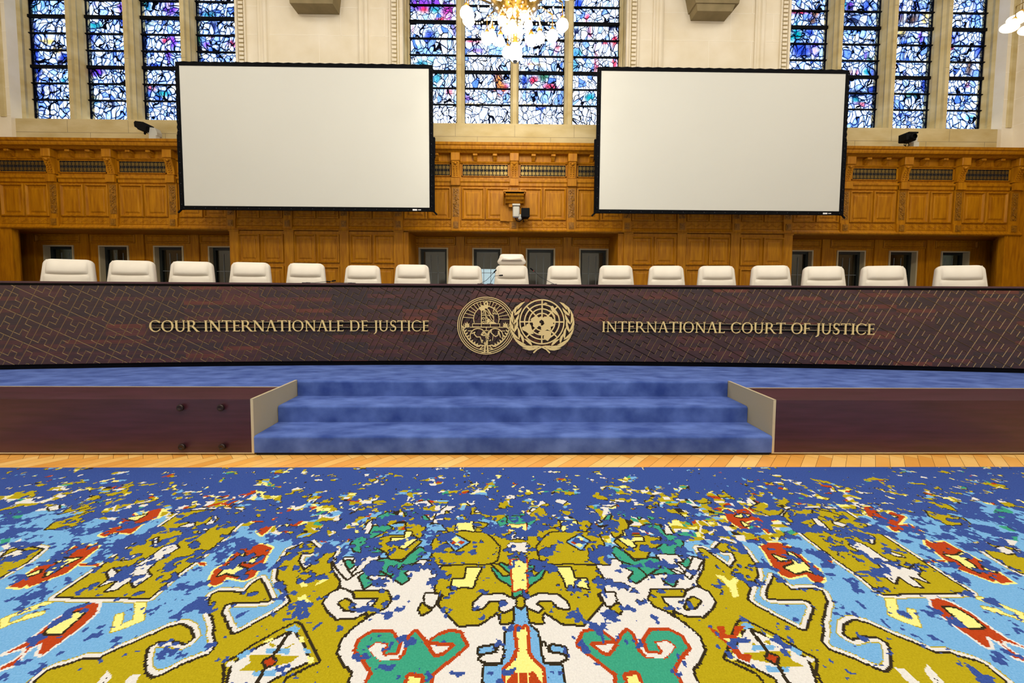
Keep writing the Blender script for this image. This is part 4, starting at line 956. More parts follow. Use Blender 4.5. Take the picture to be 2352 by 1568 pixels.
# ------------------------------------------------------------ stone corbels of the hidden wall lamps
corb = M('corbel_stone', '8d7d58', .85, var=3, col2='786a48')
for x, zb, lab in ((-4.19, 7.50, 'grey brown stone corbel at the top edge above the left screen'), (4.47, 7.48, 'stepped grey brown stone corbel at the top edge above the right screen')):
    t = empty('corbel', (x, 8.55, zb), label=lab, cat='corbel')
    s = .94
    m_ = MB()
    if x < 0:
        m_.add([(-.47, -.32, 0), (.44, -.32, 0), (.44, -.005, 0), (-.47, -.005, 0), (-.52, -.36, .6), (.52, -.36, .6), (.52, -.005, .6), (-.52, -.005, .6)], [(0, 3, 2, 1), (4, 5, 6, 7), (0, 1, 5, 4), (1, 2, 6, 5), (2, 3, 7, 6), (3, 0, 4, 7)])
    else:
        m_.add([(-.39, -.30, 0), (.37, -.30, 0), (.37, 0, 0), (-.39, 0, 0), (-.42, -.32, .14), (.42, -.32, .14), (.42, 0, .14), (-.42, 0, .14)], [(0, 3, 2, 1), (4, 5, 6, 7), (0, 1, 5, 4), (1, 2, 6, 5), (2, 3, 7, 6), (3, 0, 4, 7)])
        m_.add([(-.45, -.34, .14), (.49, -.34, .14), (.49, 0, .14), (-.45, 0, .14), (-.52, -.37, .45), (.54, -.37, .45), (.54, 0, .45), (-.52, 0, .45)], [(0, 3, 2, 1), (4, 5, 6, 7), (0, 1, 5, 4), (1, 2, 6, 5), (2, 3, 7, 6), (3, 0, 4, 7)])
        m_.box(-.54, .56, -.40, -.005, .45, .60)
    m_.build('block', corb, t)

# ------------------------------------------------------------ chandelier in the middle
brass = M('antique_brass', 'a98a3c', .3, .85, var=20, col2='6f5620', bump=.4, bscale=60)
bulb = emit('frosted_bulb', 'fff0d8', 4.0); bead = M('crystal_bead', 'fff2dc', .15, spec=.8); crystal = emit('crystal_glow', 'fff4e2', 1.1)
hot = M('gold_fitting', 'c99a3a', .3, .7)
def shade(t, x, y, z, r=.12, hang=.25, kind='globe'):
    MB().tube([(x, y, z + r * .9), (x, y, z + r * .9 + hang)], .008, 6).lathe([(.03, 0), (.045, .02), (.02, .06), (.008, .09)], (x, y, z + r * .8), 10).build('shade_fitting', hot, t)
    if kind == 'globe':
        MB().lathe([(.001, -r), (r * .55, -r * .9), (r * .95, -r * .45), (r, 0), (r * .8, r * .5), (r * .45, r * .8), (r * .3, r * .9)], (x, y, z), 16).build('lamp_shade', bulb, t)
    else:
        MB().lathe([(r * .85, -r * 1.0), (r * .95, -r * .7), (r * .85, -r * .2), (r * .5, r * .4), (r * .3, r * .85), (.01, r * .9)], (x, y, z), 16).ball((x, y, z - r * .6), r * .7, 8, sz=.6).build('lamp_shade', bulb, t)
cz = 6.0
ch = empty('chandelier', (.11, 6.3, 9.4), label='large lit brass chandelier with glass shades and bead chains, top centre', cat='chandelier')
oz = -9.4
def P3(px, dx): return px
m_ = MB().lathe([(.001, 5.95), (.06, 5.93), (.09, 5.98), (.11, 6.0), (.20, 5.99), (.30, 6.05), (.40, 6.14), (.42, 6.22), (.38, 6.30), (.2, 6.36), (.05, 6.40), (.03, 6.6)], (0, 0, oz), 28)
m_.lathe([(.03, 6.55), (.03, 9.4)], (0, 0, oz), 10); m_.build('brass_bowl', brass, ch)
for k in range(10):
    a = 2 * pi * k / 10; MB().ball((.30 * cos(a), .30 * sin(a), 6.045 + oz), .028, 6, sz=.5).build('bowl_jewel', crystal, ch)
MB().tube([(0, 0, 5.95 + oz), (0, 0, 5.40 + oz)], .012, 8).lathe([(.012, 5.66), (.035, 5.62), (.02, 5.58), (.05, 5.50), (.03, 5.45)], (0, 0, oz), 12).build('central_stem', hot, ch)
MB().lathe([(.02, 5.50), (.07, 5.47), (.11, 5.40), (.115, 5.33), (.09, 5.25), (.05, 5.21), (.03, 5.20)], (0, 0, oz), 20).build('crystal_bowl', crystal, ch)
MB().lathe([(.04, 5.205), (.025, 5.18), (.001, 5.175)], (0, 0, oz), 12).build('finial', iron, ch)
sh_pos = [(-.38, -.05, 5.60), (.40, -.05, 5.58), (-.05, -.35, 5.54), (.05, .4, 5.60), (-.25, .3, 5.75), (.28, .3, 5.76)]
for x, y, z in sh_pos: shade(ch, x, y, z + oz, .085, .22, 'bell')
for k in range(6):
    a = 2 * pi * k / 6 + .2; shade(ch, .22 * cos(a), .22 * sin(a), 5.82 + oz, .075, .15, 'globe')
for k in range(12):
    a = 2 * pi * k / 12 + .15; r = .80 + .06 * (k % 2); z = 5.88 + .10 * (k % 3)
    shade(ch, r * cos(a), r * sin(a), z + oz, .105, .25, 'globe')
    MB().tube([(.38 * cos(a), .38 * sin(a), 6.2 + oz), (.6 * cos(a), .6 * sin(a), 6.34 + oz), (r * cos(a), r * sin(a), z + .36 + oz)], .014, 6).build('arm', brass, ch)
for k in range(12):
    a = 2 * pi * k / 12; b_ = MB()
    for i in range(15):
        t_ = i / 14; r = .38 * (1 - t_) + .10 * t_ + .10 * sin(pi * t_) * -1; r = max(r, .06); z = 6.18 - .62 * t_
        b_.ball((r * cos(a), r * sin(a), z + oz), .017, 5)
    b_.build('bead_chain', bead, ch)
for k in range(12):
    a0, a1 = 2 * pi * k / 12, 2 * pi * (k + 1) / 12; b_ = MB()
    for i in range(12):
        t_ = i / 11; a = a0 + (a1 - a0) * t_; r = .42
        b_.ball((r * cos(a), r * sin(a), 5.78 - .10 * sin(pi * t_) + oz), .015, 5)
    b_.build('bead_swag', bead, ch)
    b_ = MB()
    for i in range(10):
        t_ = i / 9; b_.ball(((.42 + .38 * t_) * cos(a0), (.42 + .38 * t_) * sin(a0), 5.95 - .15 * sin(pi * t_) + oz), .015, 5)
    b_.build('bead_swag', bead, ch)
l = point('chandelier_light', (.11, 6.3, 5.0), 140, WARM, .5); l.parent = None

ch2 = empty('chandelier', (9.47, 6.9, 9.28), label='lit glass bell shades of a brass lamp at the top right corner', cat='chandelier')
bell = emit('bell_glass', 'fff2d8', 1.1)
for (x, y, z) in ((-.25, 0, 6.49), (-.0, .1, 6.70), (.03, -.05, 6.42), (.5, .2, 6.6), (.5, -.3, 6.62), (.7, 0, 6.5)):
    tm = Matrix.Rotation(radians(28 if x < .3 else -28), 3, 'Y')
    MB().lathe([(.125, -.105), (.118, -.10), (.095, -.085), (.066, -.03), (.042, .03), (.03, .055), (.01, .065)], (x, y, z + oz), 20, mat=tm).build('bell_shade', bell, ch2)
    MB().lathe([(.028, .05), (.034, .07), (.02, .10), (.001, .11)], (x, y, z + oz), 12, mat=tm).build('shade_cap', hot, ch2)
    MB().tube([(x + .05, y, z + .10 + oz), (x + .05, y, z + .28 + oz), (.35, 0, z + .6 + oz)], .008, 8).build('arm', brass, ch2)
MB().tube([(.35, 0, 7.3 + oz), (.35, 0, 0)], .025, 8).build('stem', brass, ch2)
l = point('chandelier_light', (9.6, 6.5, 6.3), 40, WARM, .3)

# ------------------------------------------------------------ the knotted carpet
# motifs of the carpet in centimetres from its long axis and from the near edge line: colour, outline rings, side, outline
MOTIFS = [
('o','k2w3o1','m',[-173.1,109.7,-174.7,113.3,-176.1,132,-170.5,134.5,-168,136.2,-162.4,136.1,-158.9,140,-155.3,142.5,-148.6,148.8,-144.1,150.7,-138.2,148.3,-133.8,144.4,-134.9,142.6,-140.7,143.9,-146.5,143.4,-148.5,140.5,-144.4,135,-139.7,130.5,-135.4,128.7,-132.5,130.1,-128.4,133.7,-121.5,137.7,-121.6,142.1,-126.3,146.4,-129.3,150.6,-134.6,155.5,-140.2,160.7,-143,166.1,-141.3,167.6,-128.8,167,-128.5,172.4,-126.9,175.1,-118.4,167.2,-114.4,162.8,-121.3,161.9,-129.5,162.2,-133,160.6,-131.5,156.1,-123.6,149.4,-119.5,145.8,-116.9,146.4,-112.4,151.3,-106.4,157.7,-104.1,162,-111,169.7,-118.7,175.9,-122.5,183,-123.5,189.1,-124.6,195.7,-120.8,199.8,-117.1,201.9,-109,195.6,-111.9,193,-116.8,192.7,-115.4,186.9,-108.4,180.3,-105.2,188.1,-101.9,195.6,-99.6,195.6,-98.5,186.5,-91.1,176.2,-86.5,173.2,-88,167,-89.5,162,-86.3,157.8,-79.8,153.2,-74,152.3,-67.2,155,-60.3,158.3,-58.9,162.5,-62.6,167.6,-71,168.2,-77.5,167.7,-75.8,162.1,-66.6,157.5,-71.8,143.2,-71.7,137.8,-67.4,133.8,-63.2,130.9,-62.4,112.4,-62.8,107.7,-171.6,108.6]),
('w','k2','m',[-97.8,187.8,-90.5,189.6,-49,187.5,-40.2,183.8,3.9,183.6,0.5,108.8,-60.6,109.3,-63.3,130.9,-67.7,133.8,-71.9,138.3,-72.8,143.7,-71.1,147.1,-67.6,151.9,-60.4,158.3,-58.8,162.4,-62.9,167.9,-78.8,168,-85.1,170,-86.9,173.9,-94.2,181.5]),
('w','k2','m',[-84.8,169.2,-78.6,166.2,-76.5,164,-65.6,163.6,-66.1,159,-71.7,153.8,-79.3,153.2,-85,157.1,-89.1,161.2,-88.8,166.2]),
('o','k2','m',[-78.3,167.7,-62.8,167.6,-59.4,162.4,-60.5,158.7,-66.6,155.1,-67.9,157,-65.4,160.4,-65.2,163.9,-75.9,164]),
('o','k2','m',[-82.3,161.2,-80.3,163.3,-77.2,161.5,-73.6,157.1,-78.2,157.8]),
('t','k2','m',[-79,176.3,-74.5,183.1,-72.7,187.7,-62.8,188.6,-56.8,191.4,-53.9,183,-58,178.7,-54.3,174.5,-56.8,172.1,-64,177,-74.1,178.4,-75.5,175.5,-70.8,173,-73.9,169.5]),
('t','k2','m',[-91.2,185,-89.7,187.8,-84.5,185,-85.8,181.9]),
('t','k2','m',[-93.1,200.6,-93.1,206.1,-86.2,207.2,-86.1,215.4,-78.8,216.5,-74.9,214.1,-82.8,206,-81.1,199.5,-74,197.4,-74.2,191.9,-83.7,191.5,-89.1,194.5]),
('t','k2','m',[-76.5,186.7,-69.7,188.6,-60.7,185.7,-58.1,191.4,-54,197.3,-50.5,194.3,-53.5,186.6,-61.2,183,-64,177,-72.2,182.2]),
('t','k2','m',[-86.8,220.3,-86.6,225.5,-82.2,229.6,-76.5,226.8,-75.7,221.6,-79.3,225.5,-83.3,222.9,-83.5,219.1]),
('t','k2','m',[-71.5,229.5,-66.9,230.9,-57.4,225.4,-52.8,218.9,-56,218.9,-63.9,225.4,-68,222.8]),
('w','k2','m',[-91.1,208.3,-90.6,219.1,-88.6,222.3,-87.2,214.2,-87.1,207.7]),
('w','k2','m',[-85.4,190.5,-74.6,191,-74.8,184,-82,178.8,-83.8,175.5,-81.5,185.8,-86.2,185.9]),
('w','k2','m',[-96.7,186.8,-93.5,188.7,-87.6,181.4,-83.2,177.1,-84.1,174.7,-91.1,180.6]),
('w','k2','m',[-69.1,239.6,-60.3,242.6,-55.6,236.6,-62.1,235.1]),
('w','k2','m',[-51.2,218.9,-50.6,228.1,-45.4,236.5,-44.7,242.5,-39.5,236.5,-44.9,228.1,-45.5,217.6]),
('w','k2','m',[-35.1,242.5,-28.6,248.8,-23.1,245.6,-29.2,236.5]),
('w','k2','m',[-26.9,229.4,-20.9,239.4,-17.1,232.1,-10.4,233.5,-8.7,230]),
('o','k2','m',[-67.1,225.5,-61,226.8,-54.6,212.8,-55.8,204.8,-63.6,209.3,-66.8,215.3]),
('o','k2','m',[-81.2,203.8,-73.5,207.1,-60.8,207.1,-55,201.5,-57.8,195.3,-61.5,188.5,-67.6,188.5,-71.2,193.4,-80.4,199.5]),
('y','k2','m',[-72,204.9,-64.6,204.8,-65.5,210.5,-62.4,210.5,-62,205.9,-57.7,203.7,-62.3,196.3,-65.4,197.4,-64.5,201.6,-71.2,202.1]),
('o','k1','m',[-31.3,210.4,-19.4,215.1,-8.5,210.3,5.1,209,3.7,180.9,-17.3,181,-28.1,183.3]),
('t','k1','m',[-12.6,222.6,-3.7,227.9,6.5,236.3,5.9,225.2,-5.4,217.5,-11.6,215]),
('w','k1','m',[-6.1,199.2,4.7,201.2,4.4,194,-4.7,193]),
('o','k1','m',[-27.8,239.4,-17.4,237.9,-7,225.2,-12.6,220,-21.7,225.3]),
('o','k2','m',[-46.5,210.4,-35.2,211,-19,209.1,-15.1,204.6,-10.4,197.1,-11.6,187.3,-17.4,183.2,-28.2,183.7,-39.7,184.7,-46.8,183.8,-46.1,193.3,-48,199.4]),
('o','k2','m',[-45.3,230.8,-38.4,222.7,-33.7,211.5,-40.4,210.4,-44.5,216.4]),
('y','k2','m',[-36.4,220.1,-26.9,220.1,-27.2,215.1,-25.2,210.3,-31.5,212.1,-36.4,211.3]),
('o','k2','m',[-36.8,229.4,-29.5,230.8,-29.8,225.3,-35.5,225.3]),
('o','k2','m',[-26.1,220.1,-18,217.5,-20.1,213.9,-25.6,215.1]),
('c','k2','m',[-40.2,202.3,-35.8,207.2,-27.7,201.2,-34.4,194.7]),
('y','','m',[-37.9,203.6,-35.4,206,-32.7,203.4,-34.9,201.2]),
('r','','m',[-38.6,201.2,-36.3,202.7,-34.5,200.6,-36.4,199.1]),
('r','','m',[-33.9,201.2,-32.2,202.9,-29.8,201,-31.5,199.1]),
('y','','m',[-36,198.5,-34.3,200.6,-31.9,198.8,-33.9,196.4]),
('o','k2','m',[-39.3,182.9,-27.8,183.8,-17.5,183.7,-12.8,184.6,-8,175.9,-4.2,171,2.9,164.9,2.6,159.3,-1.4,157.9,-2.7,150.9,-8.8,150.6,-8.9,154,-10.6,156,-17.6,150.3,-26.3,149.5,-32.9,156.2,-36.8,160.2,-35.6,165.2,-39.7,167.4,-40.7,176.1]),
('w','k2','m',[-21.3,157.4,-21.1,160.8,-17.2,165.1,-8.5,165.4,-2.5,162.1,-2.6,158.6,-7.8,156,-9.5,158,-6.4,160,-8.4,161.8,-14.6,161.8,-17.1,158]),
('y','k2','m',[-26.6,182,-19.4,181.9,-21.7,175.2,-22.5,169.6,-27.8,170,-32.5,168.5,-32.8,174.4,-26.8,174.8]),
('w','k2','m',[-44.2,166,-37.8,165.6,-39.1,158.9,-43.2,158.9]),
('o','k2','m',[-44.4,160.3,-40.2,157.2,-43.4,154.9,-45.2,157.6]),
('t','k2','m',[-13.7,181.9,-8.4,182.8,-10.4,185.5,-5.7,182.7,-1.6,188.7,4.1,189.1,2.8,163.5,-0.8,166.4,-5.7,171.8,-10.2,175.1]),
('o','k2','m',[-13.8,184.6,-10.4,183.7,-5.1,177.5,-7.6,176.7]),
('y','r2','m',[-0.3,187.3,4,187.4,3,167.2,3,167.2,-1.7,169.9,-0.6,176.7]),
('t','k2','m',[-6.2,220,-1.3,225.2,5.9,225.2,5.4,215,-2.3,213.8]),
('y','r1','m',[-1.5,216.2,5.5,217.4,5.2,210.2,-0.8,211.4]),
('y','r1','m',[-1.2,232.1,6.4,233.5,6.1,227.9,0.4,229.3]),
('w','k2','m',[-3.1,207.9,5,207.3,4.8,203.4,-0.2,204.5]),
('c','k2','m',[2.6,158.6,2.6,158.6,0.5,108.8,-14.8,108.9,-14.5,132.4,-10.1,132.4,-7.2,136.3,-6.5,146.1,-3.5,149,-1.7,155.3]),
('w','k2','m',[-16.7,135.4,-13.8,137.4,-10.3,137.4,-8.8,140.5,-8.6,141.6,-7.8,138.4,-8.7,133.8,-13.6,133.9]),
('c','k2','m',[-17,139.5,-11.4,140.5,-11.3,138.4,-16.9,137.4]),
('y','r3','m',[2.1,148.7,2.1,148.7,1.2,130.4,-1.4,130,-1.4,108.8,-7.2,108.8,-6.7,131.4,-3.2,134.8,-1.6,138.4,-1.4,146.1]),
('r','','m',[-3.8,130.5,-1.9,130,-2.7,108.8,-7.2,108.8,-6.2,126.8]),
('t','r3','m',[-55.2,109.2,-56.6,127.2,-55.6,130.1,-59.3,134.2,-62.2,136.7,-65.8,139.3,-65.3,143.9,-61.7,146.4,-54.4,146.7,-49.8,141.9,-49.8,137.9,-53.8,137.7,-53.6,141.9,-59,142.5,-61.5,140.1,-58.7,137.2,-55,134.7,-47.3,135.1,-45.5,137.6,-45.5,144.7,-44.2,146.7,-41.4,144.1,-37.2,139.1,-34.2,135.8,-30.9,136.5,-26.7,140.7,-27.9,142,-36.9,142.4,-34.3,145.1,-29.7,146.6,-25.9,145.9,-22.6,140.6,-27.5,136,-32.2,131.6,-34.2,129.8,-33.8,109]),
('w','','m',[-60.8,139.6,-58.8,142,-54.5,141.5,-54.9,138,-54.2,136.7,-48.8,136.9,-47.4,135.6,-54.6,134.9,-58.2,137.2]),
('y','r3','m',[-41.4,109.1,-42.1,128.9,-37.8,128.6,-37.4,109.1]),
('o','k2w3o1','m',[-213.3,165.4,-170.3,164.6,-170.3,177.5,-168.6,186.9,-167.4,204.3,-168.8,224.4,-177.8,231.7,-194.6,232.7,-212.4,230.9,-212.9,206,-213,187.7,-213,176.7]),
('w','k2','m',[-200.1,171,-200.1,176.1,-205.6,180,-206.4,182.6,-200.2,179.3,-196.4,183.7,-194.9,189.1,-194.6,197.5,-191.7,201,-186.1,197.4,-187.5,192.3,-188.8,187.5,-187.3,180.6,-182.3,177.4,-183.1,170.9,-189.5,175.7,-190.3,169.3,-193.9,168.4,-194.8,175.7,-198.4,173]),
('w','k2','m',[-185.5,209.7,-187.2,215.8,-188.5,226.7,-186.1,224.4,-183.3,215.8,-182.6,211.7]),
('w','k2','m',[-201.1,215.8,-196.7,220.1,-194.1,216.9,-196.7,213.8]),
('w','k2','m',[-206.5,205,-205.5,206,-198.7,198.6,-201,199.5]),
('w','k2','m',[-207.1,188.6,-204.6,191.8,-201.3,192.7,-203.3,189.4]),
('y','o1','m',[-174.3,162.1,-169.3,162,-165.3,157.4,-161.5,153,-164.9,149.9,-167.9,147.9,-169.6,147.4,-176.2,155.8,-173.7,156.6,-168.8,150.9,-166.3,153.6]),
('y','o1','m',[-223,153.9,-219.3,158.3,-215.7,162.3,-211.4,162.3,-212.5,160.6,-220,154.4,-217.4,151.8,-214.5,153.9,-214.5,156,-208.9,157.7,-207.8,156,-211.7,153.9,-215.5,151.8,-216.7,149.2]),
('r','w2','m',[-201.4,137.9,-199,141.9,-198.5,145.6,-199.4,153.8,-197.3,159.3,-194.4,161.9,-189.9,161.6,-186,157,-184.7,151.6,-184.7,147.5,-185.2,144.1,-185.8,138.2,-188,138.7,-191.8,143.2,-193.9,140.9,-193.5,138.3,-191.4,134.4,-194,132.4,-195.1,133.2,-193.7,136.5,-193.9,139.6,-196.2,141.4,-199.8,139.2]),
('y','k2','m',[-196.2,147.3,-196.9,151.6,-196,156.5,-191.2,157.3,-190.3,153.2,-189.3,147]),
('r','y2','m',[-242.2,171.2,-243.2,176,-245,182.4,-244.2,191,-243.7,193.5,-243.4,200.4,-234.5,199.4,-234.2,203,-229.5,197.6,-228.6,192.5,-227.2,187.7,-225.7,180.1,-229.2,175.9,-232.8,171.2,-235.6,172.5,-235.6,170.5]),
('y','k2','m',[-242.8,189.4,-242.9,191.8,-236.5,189.3,-230.5,190.1,-233,185.4,-231.9,181.6,-233.1,177.3,-237.6,183.1,-236.8,186.2]),
('y','k2','m',[-243.2,178.1,-241.3,181.7,-239.1,179.5,-241.7,177.7]),
('r','y1','m',[-227.1,186.1,-215.8,186.1,-214.8,184.2,-224.2,184.6]),
('r','y2','m',[-150.2,173.1,-153.8,180.8,-151.7,186.8,-152.7,195.8,-147.3,199.9,-141.3,199.9,-134.7,197.1,-134.1,191.4,-131.7,183.7,-131.2,176.5,-134,174.3,-144,176.6,-144.1,172.5,-146.2,171.2]),
('y','k2','m',[-148.9,177.4,-149.5,183.8,-148.9,190.6,-147.3,193.1,-143.9,183.7,-136.7,181.3,-139.3,177.4,-146.2,179.4]),
('y','k2','m',[-142.7,186.8,-137.4,190.5,-137.8,186.1]),
('r','y1','m',[-166.3,186.6,-162,186.2,-161,184.2,-164.1,184.6]),
('r','y2','m',[-151.2,225.8,-150.5,232.6,-146.3,234,-139.8,228.4,-138,232.6,-134.4,231.1,-130.6,220.5,-132.5,215.6,-134.8,209.1,-138.8,210.8,-137.8,216.8,-142.4,219.3,-147.1,220.6,-146.4,213.2,-147.1,207.4,-152.4,210.9,-152.6,218.1,-162.9,220.6,-155.5,222.5,-150.3,223.2]),
('y','k2','m',[-148,225.8,-143.9,227.1,-137.5,224.4,-140,223.1,-145.2,223.8]),
('y','k2','m',[-141,215.6,-138.5,219.3,-137.2,214.4]),
('r','y2','m',[-240.4,208.4,-240.2,216.2,-232.2,215.4,-246.1,223.8,-242.2,229.2,-231.9,222.9,-235.2,234.7,-229.1,234.7,-223,224.6,-226,219.5,-223.7,209.5,-234.4,210.7,-235.8,206.9]),
('y','k2','m',[-240.8,223.8,-232.3,228.2,-233.3,221.6]),
('r','y1','m',[-195.1,238.5,-192.9,243,-190.3,247.7,-190.5,254.2,-195,259.3,-191.3,261.9,-186.7,261.9,-181.3,252.5,-183.3,247.6,-186,243,-188.5,237]),
('w','','m',[-191.8,246.1,-185.8,250,-185.1,245.3,-189.8,244.5]),
('o','k2w3o1','m',[-261.3,173.2,-281.6,187.5,-271.6,189.9,-275.8,196.5,-269.5,198.8,-258.2,196.4,-254.8,187.4,-254.4,177.2]),
('w','k2','m',[-272.2,191.2,-271.1,196.4,-263.9,194.4,-265.7,190.5]),
('o','k2','m',[-277.1,213.6,-280.7,221.8,-272.4,228.4,-270.6,235.4,-262.1,223.9,-263,215.5]),
('o','k2','m',[-287.3,228.4,-288.7,237.8,-281.6,242.8,-281.7,249.6,-277.5,235.4]),
('o','w2','m',[-255.9,230.6,-263.1,240.2,-252,246.3,-245.6,242.7,-253.1,238.7]),
('t','','m',[-322.4,228.6,-322.1,235.5,-308.9,228.5,-304.3,221.9,-315.1,224.1]),
('t','','m',[-296.9,208.7,-298.6,213.7,-292.6,214.9,-293.4,209.8]),
('t','','m',[-290.8,204.2,-288.7,207.1,-283.6,202.4,-286,200.6]),
('w','','m',[-286,200.6,-281.2,202.4,-281.1,206,-276.5,200.6,-278.1,196.5]),
('w','k2','m',[-302.6,235.5,-299.7,238.9,-293.6,233.1,-297.2,232.1]),
('w','','m',[-331.3,240.4,-321.6,244,-307.2,243.9,-314.3,240.4]),
('o','k2','m',[-206.1,223.7,-201.2,229,-193.9,231.8,-190.2,227.2,-197.2,219.4]),
('o','k2','m',[-175.2,232.6,-170.5,242.4,-153.5,233.5,-159.5,225.7,-163.4,223.5]),
('o','w2o1','m',[-116.2,210.7,-116.1,216.7,-114,220.4,-111.1,219.2,-111.8,214.3,-108.1,209.5,-110,207.3]),
('o','k2','m',[-104.9,223,-102.3,232.4,-99.2,235.3,-96.2,229.6,-100.6,224.3]),
('c','w2o1','m',[-120.5,225.7,-117.6,229.7,-110.1,233.2,-110.4,228.3,-115.1,224.3]),
('o','k2','m',[-151.6,249.1,-149,254,-141,249.1,-141,245.9,-148.5,246.7]),
('o','k2','m',[-95.5,241.2,-91.3,244.2,-86.8,241.1,-87.4,235.2,-93.3,235.2]),
('o','k2','m',[-112.6,269.9,-106.9,272.8,-103.9,269.9,-106.4,266.2]),
('o','k2','m',[-92.3,260.8,-86.3,262.5,-85.7,257.3,-91.2,257.3]),
('y','o1','m',[-174.3,238.4,-171.4,242.9,-167.3,246,-163.8,246,-163.6,242.9,-166.6,236.9]),
('o','k2','m',[-130.9,239.8,-129.6,245.9,-120.5,241.2,-123.7,239]),
('o','k2','m',[-113.3,134.6,-110.3,136.6,-106.3,142.3,-100.4,147.9,-95.9,151.2,-92.8,149.6,-85.6,142.2,-78.2,134.8,-81.6,132.9,-87.1,129.2,-88.9,111.2,-101,109.6,-109.2,129.9]),
('w','k2','m',[-109.8,134.1,-104.8,140.1,-95.3,147.4,-88.7,142.2,-81.7,134.9,-86.9,132,-92.6,127.5,-92.1,109.5,-97.9,109.6]),
('c','','m',[-110.7,137.1,-108,139.6,-105.6,139.1,-108.1,135.6]),
('c','','m',[-98.8,147.9,-95.9,150.3,-92.7,148.4,-93.3,146.7,-96.9,147.3]),
('y','','m',[-104,142.8,-101.6,144.8,-100.6,143.9,-102.7,142.3]),
('y','','m',[-91.3,145,-89.2,145,-87.7,142.7,-89.5,142.7]),
('y','','m',[-83.2,136.9,-80.5,136.4,-79.4,134.4,-81.6,133.9]),
('c','','m',[-101.3,140.1,-91.8,140.1,-90.9,137.7,-99.9,138]),
('c','','m',[-100.5,131.6,-92,131.8,-91.2,129.7,-99.4,129.3]),
('c','','m',[-86.8,139.8,-83.8,139.7,-82.3,137.9,-84.8,137.9]),
('o','','m',[-106.1,137.6,-98.1,137.5,-86.7,136.9,-88.3,134.4,-94.2,133,-98.8,131.2,-105.8,131.7,-103.6,134.1]),
('o','','m',[-99.7,140.1,-101.7,142.8,-97.8,141.2]),
('o','','m',[-94.1,140.1,-91.3,142.2,-92.6,140.1]),
('w','','m',[-88.7,133.5,-86.2,135.9,-82.4,135.4,-85.8,133.4]),
('w','','m',[-109.4,134.6,-103.8,135,-104.9,133.1,-107.5,132.6]),
('k','','m',[-96.9,147.3,-95.2,147.3,-95.9,138,-96.5,137,-97.6,138]),
('k','','m',[-97.5,132.1,-96.1,132.6,-94,112.6,-94.9,112.6]),
('r','k2','m',[-98.9,135.1,-96.8,136.4,-94.3,134.5,-96.4,133]),
('w','','m',[-112.9,134.1,-111.1,135.6,-109.4,134.6,-110.4,132.7]),
('y','','l',[-107.6,174,-104.1,174.4,-101.5,170.8,-104.2,170.1]),
('y','','l',[-98.4,170.8,-97.3,174.8,-93.1,175.2,-96.1,172.4]),
('y','','l',[-102.6,164.1,-99.7,166.3,-98.1,163.4,-95,162,-97.6,159.2,-100.5,161.3]),
('y','','r',[97.6,177,101.7,176.1,103,172.8,108.9,176.1,110.9,175.2,105.2,171.2,101.7,163.6,98.8,162.9,99.7,167.3,99.8,172.8]),
('r','','r',[78.9,148.5,82.1,145.5,82.7,148.5,86.1,148.4,84.2,144.3,87.4,144.3,90.5,148.4,94.9,148.4,89.9,144.9,85.7,141.5,85.8,136.7,90,136.1,86.5,133.1,83.5,134.7,82.2,141,79.9,144.3]),
('y','','r',[81.9,143.2,86.2,143.2,83.9,141.2]),
('w','','m',[-150.7,113.1,-154.4,131.9,-150.8,130,-144.5,113.1,-144,130.2,-140.6,130.8,-137.8,112.2,-145.6,111.1]),
('k','','m',[-148.5,113.1,-152.1,130,-146.4,113.1]),
]

KN = .005                                   # knot size
CX0, CX1, CY0, CY1 = -4.9, 4.9, .55, 2.895
NX, NY = int((CX1 - CX0) / KN), int((CY1 - CY0) / KN)
gx = CX0 + (np.arange(NX) + .5) * KN; gy = CY0 + (np.arange(NY) + .5) * KN
KEY = 'bocwryktg'                           # navy, olive, sky, white, red, yellow, dark, teal, grey
rng = np.random.default_rng(21)
def vnoise(wl, sx=1.0):
    h, w = int((CY1 - CY0) / wl) + 4, int((CX1 - CX0) / (wl * sx)) + 4
    g = rng.random((h, w)); fy = np.arange(NY) * KN / wl; fx = np.arange(NX) * KN / (wl * sx)
    iy, ix = fy.astype(int), fx.astype(int); ty, tx = fy - iy, fx - ix
    ty = ty * ty * (3 - 2 * ty); tx = tx * tx * (3 - 2 * tx)
    a = g[iy][:, ix]; b_ = g[iy][:, ix + 1]; c = g[iy + 1][:, ix]; d = g[iy + 1][:, ix + 1]
    TX, TY = tx[None, :], ty[:, None]
    return (a * (1 - TX) + b_ * TX) * (1 - TY) + (c * (1 - TX) + d * TX) * TY
def fill(xs, ys):
    mk = np.zeros((NY, NX), bool); n = len(xs)
    r0, r1 = max(0, int((min(ys) - CY0) / KN) - 1), min(NY, int((max(ys) - CY0) / KN) + 2)
    for j in range(r0, r1):
        y = gy[j] ; X = []
        for i in range(n):
            ya, yb = ys[i], ys[(i + 1) % n]
            if (ya <= y) != (yb <= y): X.append(xs[i] + (y - ya) / (yb - ya) * (xs[(i + 1) % n] - xs[i]))
        X.sort()
        for a, b_ in zip(X[::2], X[1::2]): mk[j, max(0, int((a - CX0) / KN + .5)):max(0, int((b_ - CX0) / KN + .5))] = True
    return mk
def grow(m_, k):
    for i in range(k):
        q = m_.copy(); q[1:] |= m_[:-1]; q[:-1] |= m_[1:]; q[:, 1:] |= m_[:, :-1]; q[:, :-1] |= m_[:, 1:]
        if i % 2:
            q[1:, 1:] |= m_[:-1, :-1]; q[:-1, :-1] |= m_[1:, 1:]; q[1:, :-1] |= m_[:-1, 1:]; q[:-1, 1:] |= m_[1:, :-1]
        m_ = q
    return m_
